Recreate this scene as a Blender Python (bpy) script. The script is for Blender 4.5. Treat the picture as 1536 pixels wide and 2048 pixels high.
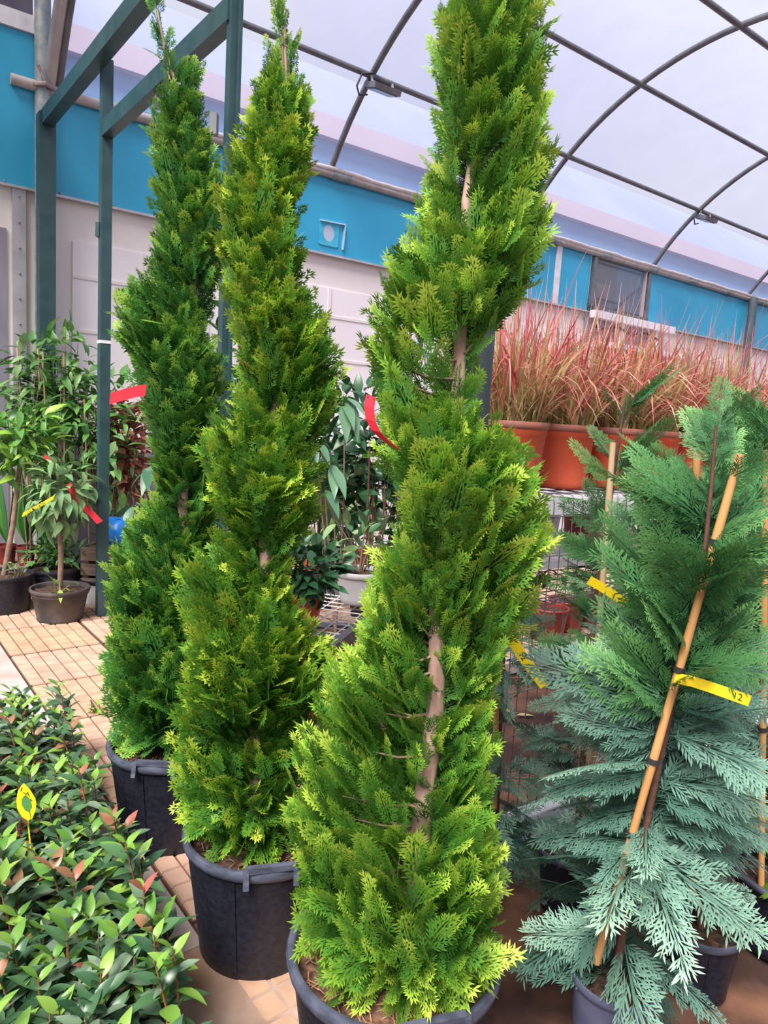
import bpy, math, random
import numpy as np
from mathutils import Matrix, Vector

for o in list(bpy.data.objects):
    bpy.data.objects.remove(o, do_unlink=True)
SC = bpy.context.scene
COL = SC.collection
rng = np.random.default_rng(7)
random.seed(7)

# ------------------------------------------------------------------ camera
FPX, PITCH, ROLL, CAMH = 1420.0, math.radians(7.4), math.radians(3.5), 1.5
Fv = np.array([0, math.cos(PITCH), -math.sin(PITCH)])
R0 = np.array([1.0, 0, 0]); U0 = np.array([0, math.sin(PITCH), math.cos(PITCH)])
Rv = math.cos(ROLL)*R0 + math.sin(ROLL)*U0
Uv = -math.sin(ROLL)*R0 + math.cos(ROLL)*U0
EYE = np.array([0, 0, CAMH])
cd = bpy.data.cameras.new('camera')
cd.sensor_fit = 'VERTICAL'; cd.sensor_height = 36.0; cd.lens = 36.0*FPX/2048.0
cd.clip_start = 0.02; cd.clip_end = 300
cam = bpy.data.objects.new('camera', cd); COL.objects.link(cam)
cam.matrix_world = Matrix(((Rv[0], Uv[0], -Fv[0], 0), (Rv[1], Uv[1], -Fv[1], 0), (Rv[2], Uv[2], -Fv[2], CAMH), (0, 0, 0, 1)))
SC.camera = cam

# ------------------------------------------------------------------ light
SC.view_settings.view_transform = 'Standard'; SC.view_settings.look = 'None'
SC.view_settings.gamma = 1.0; SC.view_settings.use_curve_mapping = False
SC.view_settings.exposure = 0.15
w = bpy.data.worlds.new('overcast_sky'); SC.world = w; w.use_nodes = True
nt = w.node_tree; nt.nodes.clear()
wo = nt.nodes.new('ShaderNodeOutputWorld'); bg = nt.nodes.new('ShaderNodeBackground')
nz = nt.nodes.new('ShaderNodeTexNoise'); nz.inputs['Scale'].default_value = 2.2; nz.inputs['Detail'].default_value = 5
cr = nt.nodes.new('ShaderNodeValToRGB'); tc = nt.nodes.new('ShaderNodeTexCoord')
cr.color_ramp.elements[0].position = .38; cr.color_ramp.elements[0].color = (.66, .72, .98, 1)
cr.color_ramp.elements[1].position = .62; cr.color_ramp.elements[1].color = (1.0, 1.0, 1.02, 1)
nt.links.new(tc.outputs['Generated'], nz.inputs['Vector']); nt.links.new(nz.outputs['Fac'], cr.inputs['Fac'])
nt.links.new(cr.outputs['Color'], bg.inputs['Color']); bg.inputs['Strength'].default_value = 0.64
nt.links.new(bg.outputs['Background'], wo.inputs['Surface'])
sd = bpy.data.lights.new('sun_offscreen', 'SUN'); sd.energy = 7.2; sd.angle = math.radians(30); sd.color = (1.0, .96, .9)
sun = bpy.data.objects.new('sun_offscreen', sd); COL.objects.link(sun)
sun.rotation_euler = Vector((.30, .66, -.95)).to_track_quat('-Z', 'Y').to_euler()

# ------------------------------------------------------------------ pixel helpers (photograph 1536 x 2048)
def ray(x, y): return Fv + (x-768)/FPX*Rv + (1024-y)/FPX*Uv
def G(x, y, z=0.0):
    d = ray(x, y); return EYE + d*((z-CAMH)/d[2])
def D(x, y, dep):
    d = ray(x, y); return EYE + d*(dep/d[1])
def PL(x, y, p0, nn):
    d = ray(x, y); return EYE + d*(np.dot(np.array(p0)-EYE, nn)/np.dot(d, nn))
def PXM(p):  # metres per pixel at a point
    return float(np.dot(np.array(p)-EYE, Fv))/FPX
AZ = math.radians(53.5)
u = np.array([math.sin(AZ), math.cos(AZ), 0.0]); n = np.array([math.cos(AZ), -math.sin(AZ), 0.0]); Z = np.array([0, 0, 1.0])
W0 = np.array([-2.927, 6.074, 0.0])
def W(s, d, z): return W0 + u*s + n*d + Z*z      # along the back wall, away from it, height

# ------------------------------------------------------------------ materials
MATS = {}
def mat(name, c1, c2=None, scale=12, rough=.6, bump=0.0, metal=0.0, spec=.4, perobj=False, trans=0.0, detail=4, stretch=None, lo=.35, hi=.65):
    if name in MATS: return MATS[name]
    m = bpy.data.materials.new(name); m.use_nodes = True; t = m.node_tree; N = t.nodes; L = t.links
    b = N['Principled BSDF']; b.inputs['Roughness'].default_value = rough; b.inputs['Metallic'].default_value = metal
    b.inputs['Specular IOR Level'].default_value = spec
    if c2 is None: c2 = tuple(x*.8 for x in c1)
    r = N.new('ShaderNodeValToRGB'); r.color_ramp.elements[0].position = lo; r.color_ramp.elements[1].position = hi
    r.color_ramp.elements[0].color = (*c2, 1); r.color_ramp.elements[1].color = (*c1, 1)
    if perobj:
        oi = N.new('ShaderNodeObjectInfo'); L.new(oi.outputs['Random'], r.inputs['Fac'])
        r.color_ramp.elements[0].position = 0; r.color_ramp.elements[1].position = 1
        L.new(r.outputs['Color'], b.inputs['Base Color'])
    else:
        tcn = N.new('ShaderNodeTexCoord'); nn = N.new('ShaderNodeTexNoise'); nn.inputs['Scale'].default_value = scale; nn.inputs['Detail'].default_value = detail
        if stretch:
            mp = N.new('ShaderNodeMapping'); mp.inputs['Scale'].default_value = stretch
            L.new(tcn.outputs['Object'], mp.inputs['Vector']); L.new(mp.outputs['Vector'], nn.inputs['Vector'])
        else: L.new(tcn.outputs['Object'], nn.inputs['Vector'])
        L.new(nn.outputs['Fac'], r.inputs['Fac']); L.new(r.outputs['Color'], b.inputs['Base Color'])
        if bump:
            bp = N.new('ShaderNodeBump'); bp.inputs['Strength'].default_value = bump; bp.inputs['Distance'].default_value = .01
            L.new(nn.outputs['Fac'], bp.inputs['Height']); L.new(bp.outputs['Normal'], b.inputs['Normal'])
    if trans:
        tr = N.new('ShaderNodeBsdfTranslucent'); mx = N.new('ShaderNodeMixShader'); mx.inputs['Fac'].default_value = trans
        L.new(r.outputs['Color'], tr.inputs['Color']); out = N['Material Output']
        L.new(b.outputs['BSDF'], mx.inputs[1]); L.new(tr.outputs['BSDF'], mx.inputs[2]); L.new(mx.outputs['Shader'], out.inputs['Surface'])
    MATS[name] = m; return m

def foliage(name, stops, var=.5, trans=.3, rough=.55):
    """colour from the 'tip' attribute (base of a twig to its young end), varied per spray by 'rnd'"""
    m = bpy.data.materials.new(name); m.use_nodes = True; t = m.node_tree; N = t.nodes; L = t.links
    b = N['Principled BSDF']; b.inputs['Roughness'].default_value = rough; b.inputs['Specular IOR Level'].default_value = .3
    a = N.new('ShaderNodeAttribute'); a.attribute_name = 'tip'; a2 = N.new('ShaderNodeAttribute'); a2.attribute_name = 'rnd'
    ma = N.new('ShaderNodeMath'); ma.operation = 'MULTIPLY_ADD'; ma.inputs[1].default_value = var; 
    mb = N.new('ShaderNodeMath'); mb.operation = 'SUBTRACT'; mb.inputs[1].default_value = .5
    L.new(a2.outputs['Fac'], mb.inputs[0]); L.new(mb.outputs[0], ma.inputs[0]); L.new(a.outputs['Fac'], ma.inputs[2])
    r = N.new('ShaderNodeValToRGB'); e = r.color_ramp.elements
    e[0].position = stops[0][0]; e[0].color = (*stops[0][1], 1); e[1].position = stops[-1][0]; e[1].color = (*stops[-1][1], 1)
    for p_, c_ in stops[1:-1]:
        k = e.new(p_); k.color = (*c_, 1)
    L.new(ma.outputs[0], r.inputs['Fac']); L.new(r.outputs['Color'], b.inputs['Base Color'])
    tr = N.new('ShaderNodeBsdfTranslucent'); mx = N.new('ShaderNodeMixShader'); mx.inputs['Fac'].default_value = trans
    L.new(r.outputs['Color'], tr.inputs['Color']); L.new(b.outputs['BSDF'], mx.inputs[1]); L.new(tr.outputs['BSDF'], mx.inputs[2])
    L.new(mx.outputs['Shader'], N['Material Output'].inputs['Surface'])
    return m

# ------------------------------------------------------------------ object helpers
def tag(o, label=None, cat=None, group=None, kind=None):
    if label: o['label'] = label
    if cat: o['category'] = cat
    if group: o['group'] = group
    if kind: o['kind'] = kind
    return o
def thing(name, base, label, cat, group=None):
    o = bpy.data.objects.new(name, None); COL.objects.link(o); o.location = tuple(float(v) for v in base); o.empty_display_size = .05
    return tag(o, label, cat, group)
def root_loc(p):
    v = Vector((0, 0, 0))
    while p is not None:
        v = v + p.location; p = p.parent
    return np.array(v)
def link(name, me, m, parent=None):
    o = bpy.data.objects.new(name, me); COL.objects.link(o)
    if m is not None and len(me.materials) == 0: me.materials.append(m)
    if parent is not None: o.parent = parent
    return o
class MB:
    """collects plain shapes in world coordinates"""
    def __init__(s): s.v = []; s.f = []
    def add(s, vs, fs):
        k = len(s.v); s.v += [tuple(float(c) for c in p) for p in vs]; s.f += [tuple(i+k for i in q) for q in fs]; return s
    def box(s, c, sx, sy, sz, ax=None, ay=None, az=None):
        ax = np.array([1., 0, 0]) if ax is None else np.array(ax); ay = np.array([0, 1., 0]) if ay is None else np.array(ay); az = Z if az is None else np.array(az)
        c = np.array(c, float); P = []
        for k in (-.5, .5):
            for j in (-.5, .5):
                for i in (-.5, .5): P.append(c+ax*(i*sx)+ay*(j*sy)+az*(k*sz))
        return s.add(P, [(0, 2, 3, 1), (4, 5, 7, 6), (0, 1, 5, 4), (2, 6, 7, 3), (0, 4, 6, 2), (1, 3, 7, 5)])
    def bar(s, a, b, w_, h_, up=Z):
        a = np.array(a, float); b = np.array(b, float); d = b-a; L = np.linalg.norm(d); d = d/L
        sd_ = np.cross(d, up)
        if np.linalg.norm(sd_) < 1e-4: sd_ = np.cross(d, [1., 0, 0])
        sd_ /= np.linalg.norm(sd_); uu = np.cross(sd_, d)
        return s.box((a+b)/2, L, w_, h_, d, sd_, uu)
    def tube(s, pts, r, k=8, caps=True):
        pts = [np.array(p, float) for p in pts]; m = len(pts); rr = r if hasattr(r, '__len__') else [r]*m
        P = []; ref = None
        for i, p in enumerate(pts):
            t = pts[min(i+1, m-1)]-pts[max(i-1, 0)]; t = t/ (np.linalg.norm(t)+1e-9)
            if ref is None:
                ref = np.cross(t, [0, 0, 1.]) if abs(t[2]) < .9 else np.cross(t, [1., 0, 0])
            ref = ref - t*np.dot(ref, t); ref /= np.linalg.norm(ref); b2 = np.cross(t, ref)
            for j in range(k):
                a = 2*math.pi*j/k; P.append(p+(ref*math.cos(a)+b2*math.sin(a))*rr[i])
        F = [(i*k+j, i*k+(j+1) % k, (i+1)*k+(j+1) % k, (i+1)*k+j) for i in range(m-1) for j in range(k)]
        if caps: F += [tuple(range(k-1, -1, -1)), tuple((m-1)*k+j for j in range(k))]
        return s.add(P, F)
    def lathe(s, c, prof, k=40, close=False):
        c = np.array(c, float); P = []; m = len(prof)
        for r_, z_ in prof:
            for j in range(k):
                a = 2*math.pi*j/k; P.append(c+[r_*math.cos(a), r_*math.sin(a), z_])
        F = [(i*k+j, i*k+(j+1) % k, (i+1)*k+(j+1) % k, (i+1)*k+j) for i in range(m-1) for j in range(k)]
        return s.add(P, F)
    def build(s, name, m, parent=None, smooth=None):
        b = root_loc(parent) if parent is not None else np.zeros(3)
        vv = np.array(s.v)-b; off = np.zeros(3)
        if parent is None:
            off = vv.mean(0); off[2] = vv[:, 2].min(); vv = vv-off
        me = bpy.data.meshes.new(name); me.from_pydata(vv.tolist(), [], s.f); me.update()
        if smooth:
            me.polygons.foreach_set('use_smooth', [True]*len(me.polygons)); me.set_sharp_from_angle(angle=math.radians(smooth))
        o = link(name, me, m, parent)
        if parent is None: o.location = off
        return o
def fast(name, v, q, attrs, m, parent, kind='stuff'):
    v = np.asarray(v, np.float32) - root_loc(parent).astype(np.float32)
    me = bpy.data.meshes.new(name); nq = len(q); kk = q.shape[1]
    me.vertices.add(len(v)); me.vertices.foreach_set('co', v.ravel())
    me.loops.add(nq*kk); me.loops.foreach_set('vertex_index', np.asarray(q, np.int32).ravel())
    me.polygons.add(nq); me.polygons.foreach_set('loop_start', np.arange(0, nq*kk, kk, dtype=np.int32))
    me.update(calc_edges=True)
    for a, val in attrs.items():
        at = me.attributes.new(a, 'FLOAT', 'POINT'); at.data.foreach_set('value', np.asarray(val, np.float32))
    o = link(name, me, m, parent)
    if kind: o['kind'] = kind
    return o

def basis(d, nr):
    d = np.asarray(d, float); d = d/np.linalg.norm(d); nr = np.asarray(nr, float); nr = nr-d*np.dot(nr, d); nn_ = np.linalg.norm(nr)
    if nn_ < 1e-5: nr = np.cross(d, [1, .1, .2]); nn_ = np.linalg.norm(nr)
    nr = nr/nn_; return np.cross(d, nr), d, nr
def xf(p, d, nr, s=1.0):
    x, y, z = basis(d, nr)
    return Matrix(((x[0]*s, y[0]*s, z[0]*s, p[0]), (x[1]*s, y[1]*s, z[1]*s, p[1]), (x[2]*s, y[2]*s, z[2]*s, p[2]), (0, 0, 0, 1)))

# ------------------------------------------------------------------ palette
M_green_steel = mat('green_painted_steel', (.018, .055, .062), (.03, .075, .08), 9, .45, spec=.5)
M_galv = mat('weathered_galvanised_steel', (.36, .37, .37), (.20, .25, .26), 14, .5, metal=.3)
M_pipe = mat('grey_gutter_pipe', (.50, .44, .42), (.38, .34, .33), 10, .5)
M_hoop = mat('grey_hoop_steel', (.19, .19, .20), (.14, .14, .15), 10, .45, spec=.4, metal=.3)
M_blue = mat('blue_wall_sheet', (.035, .40, .62), (.028, .34, .56), 1.3, .38, spec=.45)
M_cream = mat('cream_wall_sheet', (.86, .79, .76), (.80, .73, .70), 1.6, .5)
M_panel = mat('pale_translucent_panel', (.90, .84, .85), (.85, .78, .80), 1.1, .35)
M_alu = mat('aluminium_strip', (.55, .52, .54), (.44, .42, .44), 8, .4, metal=.4)
M_lilac = mat('lilac_grey_panel', (.30, .28, .34), (.24, .22, .28), 3, .5)
M_white = mat('white_painted_metal', (.80, .79, .82), (.66, .64, .68), 10, .45)
M_dark = mat('black_plastic', (.03, .03, .035), (.02, .02, .022), 6, .6)  # plain black of the cables and cane ties
M_wire = mat('grey_mesh_wire', (.20, .19, .22), (.13, .12, .15), 30, .45, metal=.5)
M_blackpot = mat('black_nursery_plastic', (.020, .021, .034), (.010, .011, .019), 60, .42, spec=.4, bump=.12)
M_rim = mat('worn_blue_black_rim', (.105, .115, .165), (.05, .056, .085), 22, .42, spec=.5, stretch=(1, 1, 3))
M_dirtypot = mat('dirty_grey_black_pot', (.13, .105, .095), (.045, .04, .042), 7, .75, lo=.4, hi=.7)
M_bluepot = mat('slate_blue_plastic_pot', (.11, .115, .185), (.075, .08, .14), 14, .45)
M_terra = mat('orange_terracotta_plastic', (.66, .115, .055), (.56, .09, .042), 6, .42, spec=.4)
M_terrarim = mat('grey_red_highlight_rim', (.50, .16, .11), (.36, .15, .13), 12, .5)  # rim highlight put into the colour, a greyer red that parts the pots
M_redpot = mat('dark_red_plastic_pot', (.24, .035, .025), (.16, .022, .018), 8, .45)
M_whitepot = mat('white_plastic_pot', (.62, .62, .66), (.5, .48, .5), 6, .5)
M_orangepot = mat('small_orange_pot', (.75, .20, .09), (.6, .15, .06), 8, .5)
M_soil = mat('dark_potting_soil', (.13, .065, .042), (.030, .016, .012), 55, .95, bump=1.0, detail=8, lo=.4, hi=.7)
M_soil2 = mat('fibrous_brown_soil', (.27, .14, .09), (.07, .032, .02), 60, .95, bump=1.0, detail=8, lo=.35, hi=.7)
M_bark = mat('pinkish_cypress_bark', (.55, .36, .30), (.27, .16, .13), 30, .8, bump=.5, stretch=(1, 1, .3))
M_bark2 = mat('grey_brown_bark', (.30, .20, .14), (.19, .12, .09), 24, .8, bump=.4)
M_redbark = mat('reddish_leyland_bark', (.15, .065, .045), (.08, .035, .028), 30, .8, bump=.5)
M_bamboo = mat('orange_bamboo_cane', (.62, .33, .13), (.50, .24, .09), 16, .5, stretch=(1, 1, .25))
M_bamboo2 = mat('pale_bamboo_cane', (.62, .44, .27), (.50, .34, .20), 16, .5, stretch=(1, 1, .25))
M_yellow = mat('yellow_plastic_tag', (.92, .68, .02), (.85, .60, .015), 10, .4)
M_red = mat('red_plastic_tag', (.70, .035, .055), (.60, .025, .045), 10, .4)
M_ink = mat('black_ink', (.02, .018, .015), (.02, .018, .015), 5, .7)
M_leafprint = mat('green_print', (.10, .30, .08), (.07, .22, .06), 20, .5)
M_bluebag = mat('bright_blue_plastic', (.02, .22, .75), (.015, .17, .6), 8, .35)

# ================================================================== SETTING
# ground
M_ground = mat('reddish_brown_dirt', (.20, .092, .055), (.05, .024, .018), 4.5, .95, bump=.9, detail=10, lo=.40, hi=.68)
g = MB().box((2, 12, -.06), 60, 50, .10).build('floor', M_ground); tag(g, kind='structure')
M_slab = [mat('ochre_paver_%d' % i, c, tuple(x*.72 for x in c), 9, .85, bump=.25, detail=7) for i, c in enumerate([(.60, .37, .25), (.61, .38, .275), (.59, .36, .235), (.60, .375, .28)])]
def slab_mesh(m):
    S = .52; v = MB(); v.box((0, 0, .003), S-.008, S-.008, .018)
    nc, nr = 7, 6; cw, ch = (S-.012)/nc, (S-.012)/nr; k = 0.0035; bv = .0035
    for i in range(nc):
        for j in range(nr):
            x0 = -S/2+.006+i*cw+k; x1 = -S/2+.006+(i+1)*cw-k; y0 = -S/2+.006+j*ch+k*.8; y1 = -S/2+.006+(j+1)*ch-k*.8
            v.add([(x0, y0, .012), (x1, y0, .012), (x1, y1, .012), (x0, y1, .012), (x0+bv, y0+bv, .019), (x1-bv, y0+bv, .019), (x1-bv, y1-bv, .019), (x0+bv, y1-bv, .019)],
                  [(4, 5, 6, 7), (0, 1, 5, 4), (1, 2, 6, 5), (2, 3, 7, 6), (3, 0, 4, 7)])
    me = bpy.data.meshes.new('paving_slab'); me.from_pydata(v.v, [], v.f); me.materials.append(m); me.materials.append(mat('dirty_groove', (.20, .105, .07), (.13, .07, .045), 14, .95))
    me.polygons.foreach_set('material_index', [1]*6+[0]*(len(me.polygons)-6)); return me
SLABS = [slab_mesh(m) for m in M_slab]
AT = math.radians(51.6); tu = np.array([math.sin(AT), math.cos(AT), 0]); tn = np.array([math.cos(AT), -math.sin(AT), 0])
T0 = G(60, 1376)
rack0 = G(1070, 1650)
gl = root_loc(g)
for i in range(0, 14):
    for j in range(-9, 8):
        c = T0 + tu*(.26+.525*i) + tn*(.26+.525*j)
        if c[1] < .95 or c[1] > 7.8: continue
        dn = np.dot(c-W0, n)
        if dn < .35: continue
        if abs(c[0]) > .60*c[1]+.35: continue
        # the dirt bed under and in front of the rack is not paved
        rn = np.dot(c-rack0, n); rs = np.dot(c-rack0, u)
        if rs > -.50 and -1.35 < rn < .0: continue
        if c[0] > .20 and rn >= 0: continue
        if c[0] > -.25 and c[1] < 1.30: continue
        o = link('paving_slab', SLABS[(i*3+j*5) % 4], None, g)
        o.matrix_local = Matrix.Translation(Vector(c-gl) + Vector((0, 0, -.008+.004*random.random()))) @ Matrix.Rotation(-AT+math.pi/2 + random.uniform(-.006, .006), 4, 'Z')
M_conc = mat('pale_worn_concrete', (.50, .42, .40), (.38, .30, .27), 5, .9, bump=.3, detail=8)
cs = MB().box(T0 - tu*.53 - tn*.6 + Z*.003, 1.04, 5.6, .022, tu, tn).build('concrete_strip', M_conc, g)
cs2 = MB().box(G(560, 2010)+Z*.001, .5, .62, .02, tu, tn).build('concrete_slab', mat('pinkish_cracked_concrete', (.46, .33, .27), (.27, .16, .11), 6, .9, bump=.4, detail=8), g)
for a_, b_, hh in (((1000, 1345), (1130, 1305), .07),):
    pa = G(*a_); MB().bar(pa-u*.5+Z*hh/2, pa+u*2.4+Z*hh/2, .10, hh).build('kerb', M_conc, g)

# back wall of the greenhouse
wb_ = MB()
for a_, b_, z0_, z1_ in ((-3.8, 7.25, 0, 3.18), (8.75, 14.2, 0, 3.18), (7.25, 8.75, 0, 2.24), (7.25, 8.75, 2.66, 3.18)): wb_.box(W((a_+b_)/2, -.10, (z0_+z1_)/2), b_-a_, .10, z1_-z0_, u, n)
wl = wb_.build('wall_back', M_cream); tag(wl, kind='structure')
for k in range(-1, 6):                                    # pale lower panels and their battens
    s0 = .22+k*1.95 if k >= 0 else -1.9; s1 = (7.15 if k == 3 else s0+1.83) if k >= 0 else -.28
    if s0 > 6.2 and s0 < 9.0: continue
    MB().box(W((s0+s1)/2, -.045, 1.98), s1-s0, .03, 1.72, u, n).build('wall_panel', M_panel if k >= 0 else M_lilac, wl)
    MB().box(W((s0+s1)/2, -.045, .55), s1-s0, .03, 1.02, u, n).build('wall_panel', M_lilac if k < 1 else M_panel, wl)
    if k >= 0:
        for f_ in (.33, .66): MB().box(W(s0+(s1-s0)*f_, -.028, 1.98), .035, .012, 1.72, u, n).build('glazing_bar', M_cream, wl)
        for z_ in (1.5, 2.1, 2.55): MB().box(W((s0+s1)/2, -.027, z_), s1-s0, .010, .028, u, n).build('glazing_bar', M_cream, wl)
tr = MB().box(W(-.19, -.035, 1.59), .10, .05, 3.18, u, n).build('cover_strip', M_alu, wl)
for z_ in np.arange(1.5, 3.2, .2): MB().lathe(W(-.19, -.008, z_)+Z*0, [(0.001, .006), (.009, .004), (.010, -.004)], 8).build('screw', M_galv, wl)
# blue upper sheets, one object each
bz0, bz1 = 3.18, 3.96
seams = [-3.0, -.36, -.05, 1.9, 4.3, 6.25, 6.95]
for a_, b_ in zip(seams[:-1], seams[1:]):
    if a_ == 1.9:
        hs_ = float(np.dot(PL(658, 466, W(0, 0, 0), n)-W0, u)); hz_ = float(PL(658, 466, W(0, 0, 0), n)[2]); sh_ = MB()
        for q0, q1, z0_, z1_ in ((a_+.003, hs_-.10, bz0, bz1), (hs_+.10, b_-.003, bz0, bz1), (hs_-.10, hs_+.10, bz0, hz_-.11), (hs_-.10, hs_+.10, hz_+.11, bz1)): sh_.box(W((q0+q1)/2, -.03, (z0_+z1_)/2), q1-q0, .04, z1_-z0_, u, n)
        sh_.build('blue_sheet', M_blue, wl); continue
    MB().box(W((a_+b_)/2, -.03, (bz0+bz1)/2+(.19 if b_ < 0 else 0)), b_-a_-.006, .04, bz1-bz0+(.38 if b_ < 0 else 0), u, n).build('blue_sheet', M_blue, wl)
for a_, b_ in ((8.35, 10.9), (10.9, 14.0)):
    MB().box(W((a_+b_)/2, -.03, (bz0+bz1)/2), b_-a_-.006, .04, bz1-bz0, u, n).build('blue_sheet', M_blue, wl)
MB().box(W(6.27, -.004, 3.57), .10, .02, .78, u, n).build('cover_strip', M_white, wl)
for k in range(26):
    MB().box(W(-.3+k*.42, .0, bz0+.012), .016, .02, .016, u, n).build('screw', M_galv, wl)
for z_ in (3.28, 3.52, 3.74, 3.92): MB().box(W(-.36, -.004, z_), .02, .02, .02, u, n).build('screw', M_galv, wl)
MB().box(W(5, -.002, bz0-.012), 16, .03, .02, u, n).build('drip_edge', M_alu, wl)
# round hole in the blue sheet with its silvery patch
hp = PL(658, 466, W(0, 0, 0), n)
kk = 32; An = np.linspace(0, 2*math.pi, kk, endpoint=False); pv = []; pf = []
for off_ in (-.001, -.007):
    for a in An: pv.append(hp+n*off_+u*math.cos(a)*.068+Z*math.sin(a)*.082)
    for a in An:
        q = min(.12/max(abs(math.cos(a)), 1e-6), .13/max(abs(math.sin(a)), 1e-6)); pv.append(hp+n*off_+u*math.cos(a)*q+Z*math.sin(a)*q)
for i in range(kk):
    j = (i+1) % kk; pf += [(i, j, kk+j, kk+i), (2*kk+i, 3*kk+i, 3*kk+j, 2*kk+j), (i, 2*kk+i, 2*kk+j, j), (kk+i, kk+j, 3*kk+j, 3*kk+i)]
pm = MB().add(pv, pf).build('vent_patch', mat('bright_blue_patch', (.03, .42, .62), (.10, .50, .66), 9, .4), wl)
v = MB(); ring = [(0.0005, .012), (.066, .012), (.072, .006), (.072, -.01)]
k_ = 28
P = [hp-n*.005]+[hp-n*.005+(u*math.cos(a)*.070+Z*math.sin(a)*.084) for a in np.linspace(0, 2*math.pi, k_, endpoint=False)]
v.add(P, [(0, 1+i, 1+(i+1) % k_) for i in range(k_)]).build('vent_hole', mat('pale_vent_film', (.86, .84, .9), (.8, .78, .85), 3, .6, trans=.6), wl)
for a_, b_ in (((640, 440), (690, 450)), ((690, 450), (685, 500))):
    MB().bar(PL(*a_, W(0, .004, 0), n), PL(*b_, W(0, .004, 0), n), .012, .03, n).build('foil_tape', mat('silver_tape', (.35, .60, .72), (.6, .75, .82), 30, .3, metal=.3), wl)
# white trim and grey canopy left of the tunnel
MB().box(W(-1.53, -.01, 4.41), 2.95, .05, .13, u, n).build('trim_1', M_white, None).__setitem__('kind', 'structure')
MB().box(W(-1.53, -.20, 5.0), 2.95, .05, 1.3, u, n).build('wall_left', M_lilac, None).__setitem__('kind', 'structure')
cn = MB()
for k in range(12): cn.box(W(-2.8+k*.24, .45, 4.95), .13, 1.9, .03, u, n+Z*.05)
cn.box(W(-1.55, -.10, 4.72), 2.9, .06, .14, u, n).box(W(-1.55, .9, 4.88), 2.9, .08, .10, u, n)
cno = cn.build('lean_to_canopy', mat('brown_grey_boards', (.34, .28, .27), (.24, .19, .19), 9, .7)); tag(cno, 'brown grey board canopy sheltering the far end of the blue wall', 'canopy')
# windows
wn = MB()
wa, wb, wz0, wz1 = 6.98, 8.33, 3.19, 3.95
win = thing('window_1', W((wa+wb)/2, 0, wz0), None, None); win['kind'] = 'structure'
for a_, b_, z_, h_ in ((wa, wb, wz0+.03, .06), (wa, wb, wz1-.02, .05)): MB().bar(W(a_, -.0, z_), W(b_, 0, z_), .06, h_).build('window_frame', M_hoop, win)
for s_ in (wa+.03, wb-.04): MB().box(W(s_, 0, (wz0+wz1)/2), .06, .06, wz1-wz0, u, n).build('window_frame', M_hoop, win)
MB().box(W(wb-.13, 0, (wz0+wz1)/2), .025, .05, wz1-wz0, u, n).build('window_frame', M_alu, win)
mg = bpy.data.materials.new('window_glass'); mg.use_nodes = True
gb = mg.node_tree.nodes['Principled BSDF']; gb.inputs['Base Color'].default_value = (.10, .10, .13, 1); gb.inputs['Roughness'].default_value = .03; gb.inputs['Specular IOR Level'].default_value = .9
gb.inputs['Alpha'].default_value = .62
MB().box(W((wa+wb)/2, -.02, (wz0+wz1)/2), wb-wa, .006, wz1-wz0, u, n).build('pane', mg, win)
# what stands inside the window: grey room with a pale counter
MB().box(W(7.65, -1.0, 3.6), 2.4, .04, 1.6, u, n).build('inner_wall', mat('grey_room_wall', (.30, .29, .33), (.25, .24, .28), 3, .7), win)
MB().box(W(7.3, -.5, 3.55), 1.0, .4, .26, u, n).build('inner_counter', mat('pale_room_counter', (.62, .60, .57), (.5, .48, .46), 4, .6), win)
MB().box(W(7.65, -.55, 3.30), 1.6, .7, .06, u, n).build('inner_counter', mat('dark_room_counter', (.12, .11, .13), (.09, .085, .10), 4, .6), win)
# white steel canopy frame below the window
cv = thing('white_serving_hatch', W(7.6, .05, 2.5), 'white steel framed serving hatch with open counter under the grey window', 'hatch')
MB().bar(W(6.95, .10, 3.13), W(8.9, .10, 3.13), .10, .10).build('ledge', M_white, cv)
MB().box(W(7.9, -.02, 2.93), 1.9, .03, .34, u, n).build('grey_panel', mat('grey_hatch_panel', (.30, .28, .32), (.24, .22, .26), 4, .5), cv)
for s_ in (7.65, 8.5): MB().box(W(s_, .08, 2.93), .07, .05, .36, u, n).build('upright', M_white, cv)
MB().box(W(8.05, .22, 2.72), 1.9, .5, .07, u, n+Z*-.1).build('canopy_board', M_white, cv)
M_room = mat('grey_hatch_room', (.30, .28, .30), (.25, .23, .25), 3, .7)
for nm, c_, a_, b_, h_ in (('room_wall', W(8.0, -1.0, 2.45), 1.6, .04, 1.2), ('room_wall', W(7.22, -.58, 2.45), .04, .84, 1.2), ('room_wall', W(8.78, -.58, 2.45), .04, .84, 1.2), ('room_ceiling', W(8.0, -.58, 3.06), 1.6, .88, .04), ('room_floor', W(8.0, -.58, 1.84), 1.6, .88, .04)):
    MB().box(c_, a_, b_, h_, u, n).build(nm, M_room, cv)
MB().tube([W(7.0+.1*i, .10, 2.98-.03*math.sin(i*.9)) for i in range(17)], .018, 6).build('cable', M_dark, cv)

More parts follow.
